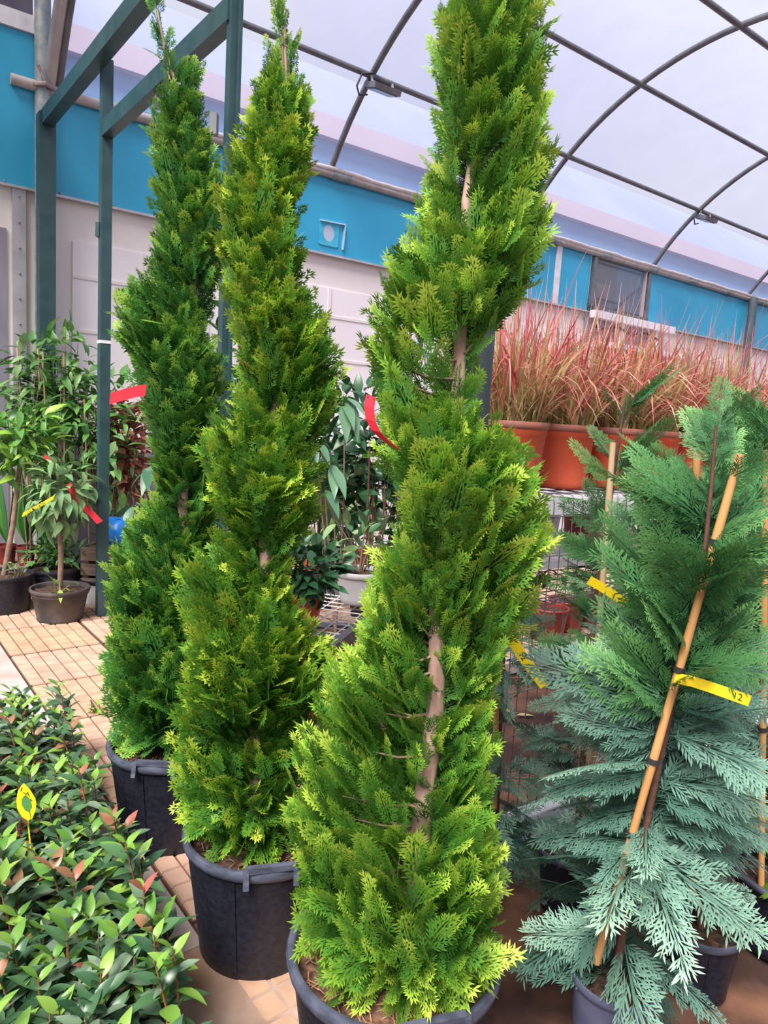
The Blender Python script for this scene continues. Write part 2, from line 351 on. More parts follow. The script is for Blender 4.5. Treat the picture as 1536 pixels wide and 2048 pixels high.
# ------------------------------------------------------------------ greenhouse tunnel
GZ, RISE, HALF = 3.99, 1.38, 2.65
RAD = (HALF**2+RISE**2)/(2*RISE)
def arch(d):  # height of the arch at distance d from a gutter
    return GZ+RISE-RAD+math.sqrt(max(RAD**2-(d-HALF)**2, 0))
SH = [.10, 2.69, 5.51, 8.34, 11.16, 13.98]
ds = np.linspace(0, 2*HALF, 33)
gh = thing('tunnel_frame', W(5, 2.6, 3.9), 'dark steel hoops and purlins of the arched greenhouse roof', 'roof frame')
for bay in (0, 1):
    for s_ in SH:
        MB().tube([W(s_, d+bay*2*HALF, arch(d)) for d in ds], .031, 8).build('hoop', M_hoop, gh, 60)
    for d in (.68, 1.6, 2.65, 3.7, 4.62):
        zz = arch(d)-.02
        if bay == 0 or d > 2: MB().tube([W(.06, d+bay*2*HALF, zz), W(14, d+bay*2*HALF, zz)], .028, 8).build('purlin', M_hoop, gh, 60)
MB().tube([W(-.25, .02, GZ-.03), W(14, .02, GZ-.03)], .042, 10).build('gutter_pipe', M_pipe, gh, 60)
for s_ in np.arange(.5, 12, 1.1): MB().tube([W(s_, .02, GZ-.03), W(s_+.22, .02, GZ-.03)], .050, 10).build('pipe_sleeve', M_galv, gh, 60)
MB().tube([W(-.3, 2*HALF, GZ-.03), W(14, 2*HALF, GZ-.03)], .05, 10).build('gutter_pipe', M_pipe, gh, 60)
# rolled film edge hanging over the gutter
vv = []; ff = []
ss = np.linspace(1.2, 14, 90)
for i, s_ in enumerate(ss):
    wob = .008*math.sin(s_*7.1)+.006*math.sin(s_*17.3)
    for a in range(7):
        an = math.pi*a/6; vv.append(W(s_, .06+.016*math.sin(an)+wob*.3, GZ+.03-.036*(1-math.cos(an))*.6+wob*.5))
for i in range(len(ss)-1):
    for a in range(6): ff.append((i*7+a, (i+1)*7+a, (i+1)*7+a+1, i*7+a+1))
MB().add(vv, ff).build('film_hem', mat('folded_film_hem', (.74, .67, .65), (.60, .53, .50), 14, .45, trans=.3), gh, 60)
# film
mf = bpy.data.materials.new('greenhouse_film'); mf.use_nodes = True; t = mf.node_tree; N = t.nodes; L = t.links
N.remove(N['Principled BSDF']); out = N['Material Output']
tp = N.new('ShaderNodeBsdfTransparent'); tp.inputs['Color'].default_value = (.93, .93, 1.0, 1)
tl = N.new('ShaderNodeBsdfTranslucent'); tl.inputs['Color'].default_value = (.70, .72, .98, 1)
gl_ = N.new('ShaderNodeBsdfGlossy'); gl_.inputs['Roughness'].default_value = .25; gl_.inputs['Color'].default_value = (.9, .9, 1, 1)
m1 = N.new('ShaderNodeMixShader'); m2 = N.new('ShaderNodeMixShader'); m2.inputs['Fac'].default_value = .05
tcn = N.new('ShaderNodeTexCoord'); mp = N.new('ShaderNodeMapping'); mp.inputs['Scale'].default_value = (1.0, 1.0, .35); nn = N.new('ShaderNodeTexNoise'); nn.inputs['Scale'].default_value = 3.0; nn.inputs['Detail'].default_value = 6
mr = N.new('ShaderNodeMapRange'); mr.inputs['To Min'].default_value = .16; mr.inputs['To Max'].default_value = .27
L.new(tcn.outputs['Object'], mp.inputs['Vector']); L.new(mp.outputs['Vector'], nn.inputs['Vector']); L.new(nn.outputs['Fac'], mr.inputs['Value']); L.new(mr.outputs['Result'], m1.inputs['Fac'])
L.new(tp.outputs['BSDF'], m1.inputs[1]); L.new(tl.outputs['BSDF'], m1.inputs[2]); L.new(m1.outputs['Shader'], m2.inputs[1]); L.new(gl_.outputs['BSDF'], m2.inputs[2]); L.new(m2.outputs['Shader'], out.inputs['Surface'])
for bay in (0, 1):
    vv = []; ff = []
    for d in ds:
        for s_ in (.08, 14.0):
            vv.append(W(s_, d+bay*2*HALF, arch(d)+.035))
    for i in range(len(ds)-1): ff.append((2*i, 2*i+1, 2*i+3, 2*i+2))
    fo = MB().add(vv, ff).build('ceiling', mf, None, 60); fo['kind'] = 'structure'
# folded film end strip at the first hoop
MB().tube([W(.035, d, arch(d)) for d in ds[:10]], [.05]*10, 6).build('film_clamp', M_alu, gh, 60)
# columns
col = MB().tube([W(-.02, .02, 0), W(-.02, .02, 5.3)], .062, 14).build('column', M_galv, None, 60); tag(col, 'weathered galvanised round column standing at the wall beside green steel posts', 'column')
cc = PL(950, 800, W(0, 2*HALF, 0), n)
mcol = mat('dark_grey_green_column', (.13, .155, .17), (.075, .10, .115), 5, .5, metal=.3, stretch=(1, 1, .4))
col2 = MB().tube([(cc[0], cc[1], 0), (cc[0], cc[1], 3.95)], .038, 16).build('column', mcol, None, 60); tag(col2, 'slim grey steel column standing behind the tallest spiral cypress', 'column')
col3 = MB().tube([W(11.2, .1, 0), W(11.2, .1, 3.95)], .07, 12).build('column', mcol, None, 60); tag(col3, 'dark round column against the blue wall behind the red grasses', 'column')
# clip at the pipe end
cl = MB(); cl.tube([W(-.09, .05, GZ-.03), W(-.02, .13, GZ-.03), W(.06, .05, GZ-.03)], .018, 6); cl.tube([W(-.02, .12, GZ-.02), W(-.07, .12, GZ+.09)], .012, 6)
cl.build('pipe_clamp', mat('rusty_clamp', (.30, .16, .13), (.4, .36, .36), 20, .5, metal=.3), gh, 60)

# neighbouring hall seen through the film, haze put into its pale colours
nb = thing('neighbour_hall', W(5, -5, 0), 'blue and lilac neighbouring hall showing hazily through the greenhouse film', 'building')
def zat(px, py, d): return PL(px, py, W(0, d, 0), n)[2]
nd = -4.0
zpk = (zat(500, 217, nd)+zat(880, 325, nd)+zat(1100, 405, nd))/3
MB().box(W(8, nd-.1, (zpk-.17)/2), 40, .1, zpk-.17, u, n).build('hall_wall', mat('hall_blue_sheet', (.22, .42, .70), (.20, .38, .66), .5, .5), nb)
MB().box(W(8, nd-.02, zpk), 40, .25, .34, u, n).build('hall_gutter', mat('hall_pink_gutter', (.70, .56, .62), (.64, .52, .60), .8, .5), nb)
vv = []; ff = []
for i in range(9):
    a = i/8; vv += [W(-12, nd-.1-3.2*a, zpk+.15+2.3*math.sin(a*1.4)), W(28, nd-.1-3.2*a, zpk+.15+2.3*math.sin(a*1.4))]
for i in range(8): ff.append((2*i, 2*i+1, 2*i+3, 2*i+2))
MB().add(vv, ff).build('hall_roof', mat('hall_lilac_roof', (.30, .34, .70), (.26, .30, .64), .5, .5), nb, 60)

# floodlights where hoops cross the first purlin
def flood(s_, label):
    b = W(s_+.10, .72, arch(.7)-.13)
    t_ = thing('floodlight', b, label, 'floodlight')
    ax = u; ay = (n*.93-Z*.30); az = np.cross(ax, ay)
    MB().box(b, .30, .20, .05, ax, ay, az).build('housing', M_hoop, t_)
    MB().box(b-Z*.028-n*.008, .25, .16, .012, ax, ay, az).build('lens', mat('grey_lamp_glass', (.30, .29, .32), (.26, .25, .28), 6, .2), t_)
    for k in (-1, 1): MB().bar(b+u*(.12*k)+Z*.01, b+u*(.12*k)+Z*.12-n*.03, .02, .012).build('bracket_arm', M_alu, t_)
    MB().tube([b-u*.12+Z*.1, b-u*.24+Z*.06, b-u*.29-Z*.06, b-u*.26-Z*.13, b-u*.17-Z*.10], .009, 6).build('cable', M_dark, t_, 60)
flood(SH[1], 'grey floodlight on the hoop above the round hole in the blue wall')
flood(SH[3], 'grey floodlight on the hoop above the dark wall window')

# green steel portal
p2 = G(203, 1235); p3 = G(470, 20, 3.24); p3[2] = 0; p1 = G(92, 240, 3.66); p1[2] = 0
fr = thing('green_portal_frame', p2, 'dark green square steel portal frame with three posts and two beams', 'steel frame')
fd = (p3-p2)/np.linalg.norm(p3-p2); fs = np.cross(Z, fd)
fw = .085
def post(p, z1, w_): MB().box((p[0], p[1], z1/2), w_, w_, z1, fd, fs).build('post', M_green_steel, fr)
post(p1, 3.70, .12); post(p2, 3.66, fw*.78); post(p3, 5.2, .050)
MB().bar(p3+fd*.028+fs*.012+Z*0, p3+fd*.028+fs*.012+Z*5.2, .012, .036, fd).build('post_flange', M_green_steel, fr)
far = p2+fd*5.0
MB().bar(p1+Z*3.66-fd*.05, p1+Z*3.66+fd*5.5, .085, .11).build('beam', M_green_steel, fr)
MB().bar(p2+Z*3.24, p3+Z*3.24, .07, .10).build('beam', M_green_steel, fr)
mid = p2+(p3-p2)*.5+Z*3.15
MB().box(mid, .03, .03, .10, fd, fs).build('hinge_lug', M_hoop, fr)
for p_, z_ in ((p3-fs*.05, 2.75),): MB().box((p_[0]-.03, p_[1], z_), .03, .04, .09).build('hinge_lug', M_hoop, fr)
MB().box(p2+Z*2.62-np.array([.045, 0, 0]), .025, .04, .09).build('hinge_lug', M_green_steel, fr)
MB().box(p2+Z*1.90, fw*.84, fw*.84, .02, fd, fs).build('white_tie', M_white, fr)

# ================================================================== PLANT PARTS
def kites(segs):
    """segs: list of (p0, dir2d, length, width, tip0, tip1) in the xy-plane -> verts, quads, tip"""
    V = []; T = []
    for (px, py, dx, dy, l, w_, t0, t1) in segs:
        nx, ny = -dy, dx; mx, my = px+dx*l*.55, py+dy*l*.55
        V += [(px, py, 0), (mx+nx*w_/2, my+ny*w_/2, -.0012), (px+dx*l, py+dy*l, 0), (mx-nx*w_/2, my-ny*w_/2, -.0012)]
        T += [t0, (t0+t1)/2, t1, (t0+t1)/2]
    V = np.array(V); q = np.arange(len(V)).reshape(-1, 4); return V, q, np.array(T)
def spray_template(rg, nb=8, nsub=3, wid=.055, spread=.80, fan=.52, jag=.15):
    """one flat cypress spray, unit length along +y"""
    segs = []
    def br(px, py, ang, l, t):
        return px+math.sin(ang)*l*t, py+math.cos(ang)*l*t
    segs.append((0, 0, 0, 1, 1.0, wid*.8, .0, 1.0))
    for k in range(nb):
        t = .10+.84*k/(nb-1)
        for sgn in (-1, 1):
            tt = min(.97, t+rg.uniform(-.03, .03)+(.04 if sgn > 0 else 0)); l = (fan*(1-.75*tt)+.06)*rg.uniform(1-jag, 1+jag)*(0.55+.45*min(1, tt/.25)); a = sgn*spread*rg.uniform(.8, 1.15)*(1-.25*tt)
            segs.append((0, tt, math.sin(a), math.cos(a), l, wid, .15+.5*tt, min(1, .45+.55*tt)))
            ns = max(1, int(round(nsub*l/fan*1.6)))
            for j in range(ns):
                uu = .25+.6*j/max(1, ns); qx, qy = br(0, tt, a, l, uu)
                for s2 in (-1, 1):
                    a2 = a+s2*.62*rg.uniform(.8, 1.2); l2 = (.15*(1-.5*uu)+.03)*rg.uniform(.75, 1.25)
                    segs.append((qx, qy, math.sin(a2), math.cos(a2), l2, wid*.95, .25+.45*tt, min(1, .55+.5*tt)))
    V, q, T = kites(segs)
    V[:, 2] += -.22*V[:, 0]**2*rg.uniform(.2, 1.2) + rg.uniform(-.10, .16)*V[:, 1]**2
    return V, q, T
def frond_template(rg, nb=11, wid=.021):
    """one long feathery frond, unit length along +y, drooping at the end"""
    segs = [(0, 0, 0, 1, 1.0, wid*1.5, .0, .7)]
    for k in range(nb):
        t = .08+.88*k/(nb-1)
        for sgn in (-1, 1):
            tt = min(.985, t+rg.uniform(-.02, .02)+(.025 if sgn > 0 else 0))
            l = (.42*(1-.82*tt)+.05)*rg.uniform(.6, 1.2)*(.55+.45*min(1, tt/.2)); a = sgn*rg.uniform(.62, .85)
            segs.append((0, tt, math.sin(a), math.cos(a), l, wid, .1+.3*tt, .55+.45*tt))
            ns = max(2, int(l/.052))
            for j in range(ns):
                uu = .12+.83*j/ns; qx, qy = math.sin(a)*l*uu, tt+math.cos(a)*l*uu
                for s2 in (-1, 1):
                    a2 = a+s2*.55*rg.uniform(.8, 1.2); l2 = (.12*(1-.6*uu)+.03)*rg.uniform(.7, 1.2)
                    segs.append((qx, qy, math.sin(a2), math.cos(a2), l2, wid*.95, .2+.3*tt, .6+.4*tt))
    V, q, T = kites(segs)
    V[:, 2] += -.35*np.abs(V[:, 0])**1.5*rg.uniform(.4, 1.4)
    return V, q, T
def stamp(tmpls, pos, dirs, nrms, scl, rnd, bend=None):
    """copies of the templates joined to one set of arrays"""
    Vs = []; Qs = []; Ts = []; Rs = []; off = 0
    which = rng.integers(0, len(tmpls), len(pos))
    d = dirs/np.linalg.norm(dirs, axis=1, keepdims=True)
    nr = nrms-d*np.sum(nrms*d, 1, keepdims=True); nr /= np.linalg.norm(nr, axis=1, keepdims=True)+1e-9
    x = np.cross(d, nr)
    for k, (V, q, T) in enumerate(tmpls):
        idx = np.where(which == k)[0]
        if len(idx) == 0: continue
        m = len(idx); B = np.stack([x[idx], d[idx], nr[idx]], 1)            # m,3,3 rows = axes
        Vk = np.repeat(V[None], m, 0)
        if bend is not None: Vk = Vk.copy(); Vk[:, :, 2] -= bend[idx, None]*V[None, :, 1]**2
        P = np.einsum('mvi,mij->mvj', Vk*scl[idx, None, None], B)+pos[idx, None, :]
        if bend is not None: pass
        Vs.append(P.reshape(-1, 3)); nv = len(V)
        Qs.append((q[None]+(np.arange(m)*nv)[:, None, None]).reshape(-1, 4)+off); off += m*nv
        Ts.append(np.tile(T, m)); Rs.append(np.repeat(rnd[idx], nv))
    return np.concatenate(Vs), np.concatenate(Qs), np.concatenate(Ts), np.concatenate(Rs)
def leaf_mesh(name, L_, W_, fold=.25, curl=.3, seg=5, shape=.75, m=None):
    v = MB(); P = []
    for i in range(seg+1):
        t = i/seg; wd = W_/2*(math.sin(math.pi*min(1, t)**shape) if 0 < t < 1 else (.12 if t == 0 else 0.0)); y = L_*t; z = -curl*L_*t*t
        P += [(-wd, y, z+fold*wd), (0, y, z), (wd, y, z+fold*wd)]
    F = []
    for i in range(seg):
        a = 3*i; F += [(a, a+1, a+4, a+3), (a+1, a+2, a+5, a+4)]
    me = bpy.data.meshes.new(name); me.from_pydata(P, [], F); me.polygons.foreach_set('use_smooth', [True]*len(F))
    if m: me.materials.append(m)
    return me
def put_leaf(me, parent, base, p, d, nr, s=1.0, name='leaf'):
    o = bpy.data.objects.new(name, me); COL.objects.link(o); o.parent = parent; o.matrix_local = xf(np.asarray(p)-base, d, nr, s); return o
def unit(v): v = np.asarray(v, float); return v/np.linalg.norm(v)

# ------------------------------------------------------------------ pots
def pot(root, c, rt, rb, h, m=M_blackpot, mrim=M_rim, soil=M_soil, lip=.012, fill=.82, handles=(), band=False, z0=0.0, seam=True):
    c = np.array([c[0], c[1], z0]); hh = h
    pr = [(rb*.2, .004), (rb*.93, .004), (rb, .012), (rb*1.01, .03)]
    if band: pr += [(rb+(rt-rb)*.80, h*.80), (rt*.985, h*.815), (rt, h-lip*1.2)]
    else: pr += [(rt*.985, h-lip*2.4)]
    th = .006
    pr += [(rt-th*1.5, h-lip*2.4), (rt-th*2-(rt-rb)*.9, .03+h*.1)] if False else []
    b = MB().lathe(c, pr, 44)
    inner = [(rt*.96, h-lip*1.0), (rt*.94-(rt-rb)*(1-fill)*.9, h*fill-.02)]
    b.lathe(c, inner[::-1], 44)
    p = b.build('pot', m, root, 50)
    rim = MB().lathe(c, [(rt*.985, h-lip*2.6), (rt*1.03, h-lip*2.2), (rt*1.05, h-lip*.9), (rt*1.03, h-lip*.1), (rt*.985, h), (rt*.955, h-lip*.5), (rt*.945, h-lip*2.2)], 44)
    rim.build('rim', mrim, p, 60)
    if seam:
        for a in (-1.75, .3, 2.2): MB().bar(c+np.array([math.cos(a)*rb*1.012, math.sin(a)*rb*1.012, .03]), c+np.array([math.cos(a)*rt*.992, math.sin(a)*rt*.992, h-lip*3]), .006, .004, np.array([math.cos(a), math.sin(a), 0])).build('seam', m, p)
    for a in handles:
        o = np.array([math.cos(a), math.sin(a), 0]); t_ = np.array([-math.sin(a), math.cos(a), 0]); w_ = rt*.30
        q = c+o*(rt*1.055)+Z*(h+.004); hb = MB()
        hb.bar(q-t_*w_-o*.012+Z*.004, q+t_*w_-o*.012+Z*.004, .016, .016)
        for k in (-1, 1): hb.bar(q+t_*(w_*k)+Z*.008-o*.010, q+t_*(w_*k)-Z*.040+o*.002, .014, .012, o)
        hb.build('handle', mrim, p)
    # soil, uneven
    R = rt*.95-(rt-rb)*(1-fill)*.9; P = []; F = []; rings = 7; k = 30
    P.append((c[0], c[1], z0+h*fill+.015))
    for i in range(1, rings+1):
        for j in range(k):
            a = 2*math.pi*j/k; r_ = R*i/rings; P.append((c[0]+r_*math.cos(a), c[1]+r_*math.sin(a), z0+h*fill+.015*(1-(i/rings)**2)+rng.normal(0, .0035)))
    F += [(0, 1+j, 1+(j+1) % k) for j in range(k)]
    for i in range(rings-1):
        for j in range(k): F.append((1+i*k+j, 1+(i+1)*k+j, 1+(i+1)*k+(j+1) % k, 1+i*k+(j+1) % k))
    MB().add(P, F).build('soil', soil, root, 50)
    return p

# ------------------------------------------------------------------ spiral cypresses
rt_ = np.random.default_rng(3)
SP_HI = [spray_template(rt_, 7, 2, .040, .70, .50) for _ in range(6)]
SP_LO = [spray_template(rt_, 6, 2, .046, .70, .50) for _ in range(6)]
F_front = foliage('golden_green_cypress_foliage', [(0, (.045, .16, .026)), (.35, (.060, .20, .028)), (.62, (.11, .29, .032)), (.85, (.28, .50, .045)), (1, (.58, .74, .10))], .55)
F_mid = foliage('yellow_green_cypress_foliage', [(0, (.042, .15, .022)), (.4, (.055, .185, .025)), (.66, (.10, .28, .03)), (.87, (.29, .48, .035)), (1, (.56, .68, .08))], .55)
F_dark = foliage('deep_green_cypress_foliage', [(0, (.026, .12, .026)), (.4, (.036, .15, .03)), (.7, (.07, .24, .036)), (.9, (.20, .41, .05)), (1, (.38, .58, .08))], .55)

def interp(knots, y):
    k = np.array(sorted(knots), float); return np.interp(y, k[:, 0], k[:, 1])
def topiary(label, c, axis, L_, R_, F_, B_, nspray, ln, tmpl, fm, potargs, soil, tr_r, seed, leader=None, lift=.9):
    global rng
    rng = np.random.default_rng(seed)
    root = thing('spiral_cypress', (c[0], c[1], 0), label, 'topiary tree', 'spiral topiary cypresses')
    pot(root, c, soil=soil, **potargs)
    zs = potargs['h']*potargs.get('fill', .82)
    ys = np.array([a[0] for a in axis], float); xs = np.array([a[1] for a in axis], float)
    def ax(y): 
        x = np.interp(y, ys, xs); return D(x, y, c[1])
    # trunk
    yt = np.linspace(ys[0], ys[-1], 26); pts = [ax(y) for y in yt]
    pts = [p for p in pts if p[2] > zs-.03]; pts.append(np.array([c[0]*.6+pts[-1][0]*.4, c[1], zs-.05]))
    rr = np.linspace(tr_r*.12, tr_r, len(pts)); wob = rng.normal(0, .004, (len(pts), 3)); wob[:, 2] = 0
    trunk = MB().tube([p+wv for p, wv in zip(pts, wob)], rr, 10).build('trunk', M_bark, root, 70)
    # foliage: four radial profiles (right, away, left, towards) read over the height
    tops = min(min(a[0] for a in L_), min(a[0] for a in R_)); bots = max(max(a[0] for a in L_), max(a[0] for a in R_))
    yy = np.linspace(tops, bots, 400)
    A = np.array([ax(y) for y in yy]); mpp = np.array([PXM(p) for p in A]); xa = np.interp(yy, ys, xs)
    prof = np.stack([(interp(R_, yy)-xa)*mpp, interp(B_, yy)*mpp, (xa-interp(L_, yy))*mpp, interp(F_, yy)*mpp], 1)
    prof = np.maximum(prof, .006)
    prob = prof.mean(1)+.018; prob /= prob.sum()
    i = rng.choice(len(yy), nspray, p=prob)
    # angle picked with weight by profile radius
    phi = rng.uniform(0, 2*math.pi, nspray)
    def rad(i, phi):
        q = (phi/(math.pi/2)) % 4; k = np.floor(q).astype(int); f = np.clip((q-k-.22)/.56, 0, 1); wgt = .5-.5*np.cos(f*math.pi)
        return prof[i, k]*(1-wgt)+prof[i, (k+1) % 4]*wgt
    zA = A[:, 2]; i2 = np.clip(len(yy)-1-np.searchsorted(zA[::-1], zA[i]+.55*ln), 0, len(yy)-1)
    r = np.minimum(rad(i, phi), rad(i2, phi)+.018); keep = rng.uniform(0, 1, nspray) < np.where(r < .040, .04, np.clip(.25+r/ (prof[i].max(1)+1e-6)*.9, 0, 1))
    i, phi, r = i[keep], phi[keep], r[keep]; m = len(i)
    o = np.stack([np.cos(phi), np.sin(phi), np.zeros(m)], 1)
    depthf = np.where(rng.uniform(0, 1, m) < .72, rng.uniform(.80, 1.02, m), rng.uniform(.35, .85, m))
    sl = ln*rng.uniform(.7, 1.3, m)*np.clip(.55+r/.16*.45, .55, 1.05)
    hfrac = (A[i, 2]-zs)/.45
    up = np.where(hfrac < .35, rng.uniform(-.25, .5, m), lift*rng.uniform(.75, 1.25, m))
    out = np.where(hfrac < .35, 1.0, .62)*rng.uniform(.6, 1.3, m)
    d = o*out[:, None]+Z*up[:, None]+rng.normal(0, .26, (m, 3))
    d /= np.linalg.norm(d, axis=1, keepdims=True)
    oc = np.abs(np.sum(d*o, 1))
    pos = A[i]+o*np.maximum(r*depthf-sl*.75*oc, .0)[:, None]
    pos[:, 2] -= sl*.42*np.clip(d[:, 2], 0, 1)
    pos[:, 2] = np.maximum(pos[:, 2], zs+.012)
    d[:, 2] = np.where(pos[:, 2] < zs+.05, np.maximum(d[:, 2], .02), d[:, 2])
    nr = o*1.0+rng.normal(0, .55, (m, 3))
    rnd = np.clip(.5+.28*rng.normal(0, 1, m), 0, 1)
    if leader:
        lp, ld, ls = [], [], []
        for (x0, y0, x1, y1, cnt) in leader:
            p0 = D(x0, y0, c[1]); p1 = D(x1, y1, c[1])
            for k in range(cnt):
                t_ = k/cnt; lp.append(p0+(p1-p0)*t_+rng.normal(0, .003, 3)); dd = unit(p1-p0)*1.0+rng.normal(0, .22, 3); ld.append(dd); ls.append(ln*rng.uniform(.5, .8)*(1-.35*t_))
            MB().tube([p0, (p0+p1)/2+rng.normal(0, .004, 3), p1], [.004, .003, .0015], 5).build('leader_shoot', M_bark2, root)
        k = len(lp); pos = np.concatenate([pos, lp]); d = np.concatenate([d, ld]); nr = np.concatenate([nr, rng.normal(0, 1, (k, 3))]); sl = np.concatenate([sl, ls]); rnd = np.concatenate([rnd, rng.uniform(.2, .8, k)])
    V, q, T, Rn = stamp(tmpl, pos, d, nr, sl, rnd)
    fo = fast('foliage', V, q, {'tip': T, 'rnd': Rn}, fm, root)
    # dry needles lying on the soil
    nl = 260; a_ = rng.uniform(0, 6.283, nl); r_ = potargs['rt']*.88*np.sqrt(rng.uniform(.05, 1, nl)); b_ = rng.uniform(0, 6.283, nl); ll_ = rng.uniform(.008, .022, nl)
    cN = np.stack([c[0]+r_*np.cos(a_), c[1]+r_*np.sin(a_), zs+.006+.012*(1-(r_/potargs['rt'])**2)+rng.uniform(0, .006, nl)], 1)
    dN = np.stack([np.cos(b_), np.sin(b_), rng.normal(0, .2, nl)], 1)*ll_[:, None]; sN = np.stack([-np.sin(b_), np.cos(b_), np.zeros(nl)], 1)*.0012
    VN = np.stack([cN-dN-sN, cN-dN+sN, cN+dN+sN, cN+dN-sN], 1).reshape(-1, 3)
    fast('needle_litter', VN, np.arange(nl*4).reshape(-1, 4), {}, mat('dry_needle', (.42, .24, .14), (.22, .11, .07), 40, .8), root)
    # inner twigs from the trunk into the foliage
    tw = MB(); pick = rng.choice(m, min(150, m), replace=False)
    for k in pick:
        a0 = A[i[k]]-Z*.05; e = pos[k]
        if np.linalg.norm(e-a0) > .02: tw.tube([a0, (a0+e)/2-Z*.01, e], [.004, .003, .0015], 4, False)
    tag(tw.build('twigs', M_bark2, root), kind='stuff')
    return root

ax1 = [(-330, 965), (0, 952), (300, 940), (420, 932), (600, 926), (720, 918), (1000, 890), (1200, 878), (1400, 868), (1600, 850), (1800, 825), (1960, 800)]
L1 = [(-330, 950), (-100, 925), (0, 915), (60, 903), (120, 900), (200, 900), (300, 905), (400, 884), (460, 858), (500, 815), (560, 798), (600, 778), (680, 758), (750, 750), (830, 760), (900, 778), (960, 800), (1000, 815), (1050, 835), (1085, 800), (1120, 765), (1200, 762), (1280, 735), (1350, 690), (1430, 655), (1500, 605), (1600, 582), (1700, 590), (1780, 615), (1850, 640), (1930, 680)]
R1 = [(-330, 985), (-100, 1050), (0, 1082), (80, 1082), (150, 1068), (250, 1070), (330, 1080), (400, 1072), (500, 1068), (570, 1052), (630, 1020), (675, 968), (700, 915), (760, 900), (800, 918), (845, 985), (900, 1032), (970, 1056), (1050, 1078), (1120, 1072), (1200, 1046), (1260, 1020), (1330, 985), (1400, 970), (1500, 970), (1600, 962), (1700, 968), (1780, 985), (1860, 985), (1930, 955)]
F1 = [(-330, 20), (0, 80), (150, 105), (280, 80), (350, 25), (430, 20), (500, 95), (570, 40), (630, 95), (690, 25), (770, 25), (830, 110), (900, 160), (1000, 165), (1090, 110), (1190, 60), (1285, 15), (1490, 12), (1540, 100), (1620, 190), (1780, 205), (1880, 150), (1930, 95)]
B1 = [(-330, 20), (0, 80), (400, 140), (600, 130), (660, 60), (820, 60), (880, 90), (1050, 100), (1250, 190), (1400, 200), (1600, 130), (1800, 190), (1930, 130)]
topiary('tallest golden green spiral cypress in a black tub, before the slim grey column', (.08, 1.40), ax1, L1, R1, F1, B1, 4600, .105, SP_HI, F_front,
        dict(rt=.222, rb=.17, h=.385, lip=.014, fill=.88, handles=(-1.25, 1.9)), M_soil2, .024, 11)
ax2 = [(20, 568), (150, 572), (300, 560), (480, 535), (740, 560), (850, 545), (1000, 530), (1100, 530), (1300, 515), (1500, 512), (1640, 515)]
L2 = [(110, 560), (170, 535), (230, 512), (300, 495), (350, 472), (430, 450), (480, 446), (550, 455), (600, 460), (650, 472), (740, 490), (800, 505), (835, 470), (860, 430), (920, 418), (960, 415), (1000, 432), (1050, 450), (1085, 475), (1110, 400), (1140, 380), (1200, 376), (1260, 385), (1330, 410), (1370, 390), (1420, 372), (1500, 370), (1580, 368), (1640, 400)]
R2 = [(110, 578), (170, 595), (230, 608), (300, 618), (350, 612), (400, 595), (430, 572), (480, 575), (530, 560), (570, 580), (620, 615), (680, 645), (740, 665), (800, 668), (850, 655), (890, 630), (930, 605), (970, 628), (1010, 640), (1050, 625), (1085, 590), (1110, 545), (1150, 560), (1200, 575), (1260, 615), (1320, 645), (1370, 660), (1420, 630), (1480, 600), (1560, 575), (1640, 570)]
F2 = [(110, 10), (200, 45), (300, 60), (400, 65), (480, 80), (580, 90), (650, 80), (760, 50), (830, 20), (880, 60), (960, 95), (1040, 60), (1090, 20), (1120, 20), (1180, 110), (1280, 130), (1400, 100), (1450, 25), (1500, 25), (1560, 100), (1640, 110)]
B2 = [(110, 10), (300, 60), (400, 40), (600, 80), (760, 95), (900, 60), (1050, 90), (1200, 70), (1350, 120), (1640, 110)]
topiary('yellow green spiral cypress in a black tub, middle one of the three spirals', (-.285, 1.86), ax2, L2, R2, F2, B2, 4600, .112, SP_LO, F_mid,
        dict(rt=.210, rb=.165, h=.355, lip=.013, fill=.86, handles=(-1.30, 1.85)), M_soil, .024, 12,
        leader=[(566, 200, 562, 12, 26), (548, 230, 535, 90, 12), (580, 220, 582, 90, 12)])
ax3 = [(20, 315), (120, 335), (200, 362), (300, 372), (430, 385), (560, 395), (640, 372), (800, 362), (1000, 372), (1100, 372), (1300, 358), (1480, 348)]
L3 = [(130, 330), (180, 340), (220, 335), (260, 322), (330, 316), (400, 322), (470, 326), (530, 322), (570, 300), (605, 258), (650, 256), (700, 248), (760, 282), (820, 300), (900, 312), (950, 320), (985, 320), (1020, 300), (1060, 276), (1105, 246), (1150, 232), (1200, 230), (1280, 245), (1330, 240), (1400, 232), (1460, 250)]
R3 = [(130, 362), (180, 388), (220, 392), (280, 398), (330, 420), (400, 434), (470, 438), (530, 432), (570, 425), (590, 400), (620, 385), (660, 395), (710, 425), (770, 438), (840, 435), (900, 425), (960, 418), (1020, 425), (1080, 410), (1130, 420), (1250, 440), (1400, 440), (1460, 440)]
F3 = [(130, 10), (250, 35), (400, 40), (520, 40), (580, 15), (640, 50), (740, 75), (850, 60), (930, 30), (1010, 20), (1080, 25), (1150, 90), (1300, 110), (1400, 100), (1460, 90)]
B3 = [(130, 10), (400, 45), (650, 50), (900, 60), (1100, 80), (1300, 100), (1460, 80)]
topiary('dark green spiral cypress in a black tub nearest the green portal frame', (-.69, 2.36), ax3, L3, R3, F3, B3, 4300, .118, SP_LO, F_dark,
        dict(rt=.210, rb=.165, h=.355, lip=.013, fill=.86, handles=(-1.55, 1.6)), M_soil, .024, 13,
        leader=[(340, 160, 310, 6, 24), (322, 330, 305, 215, 10), (372, 220, 388, 145, 12)])
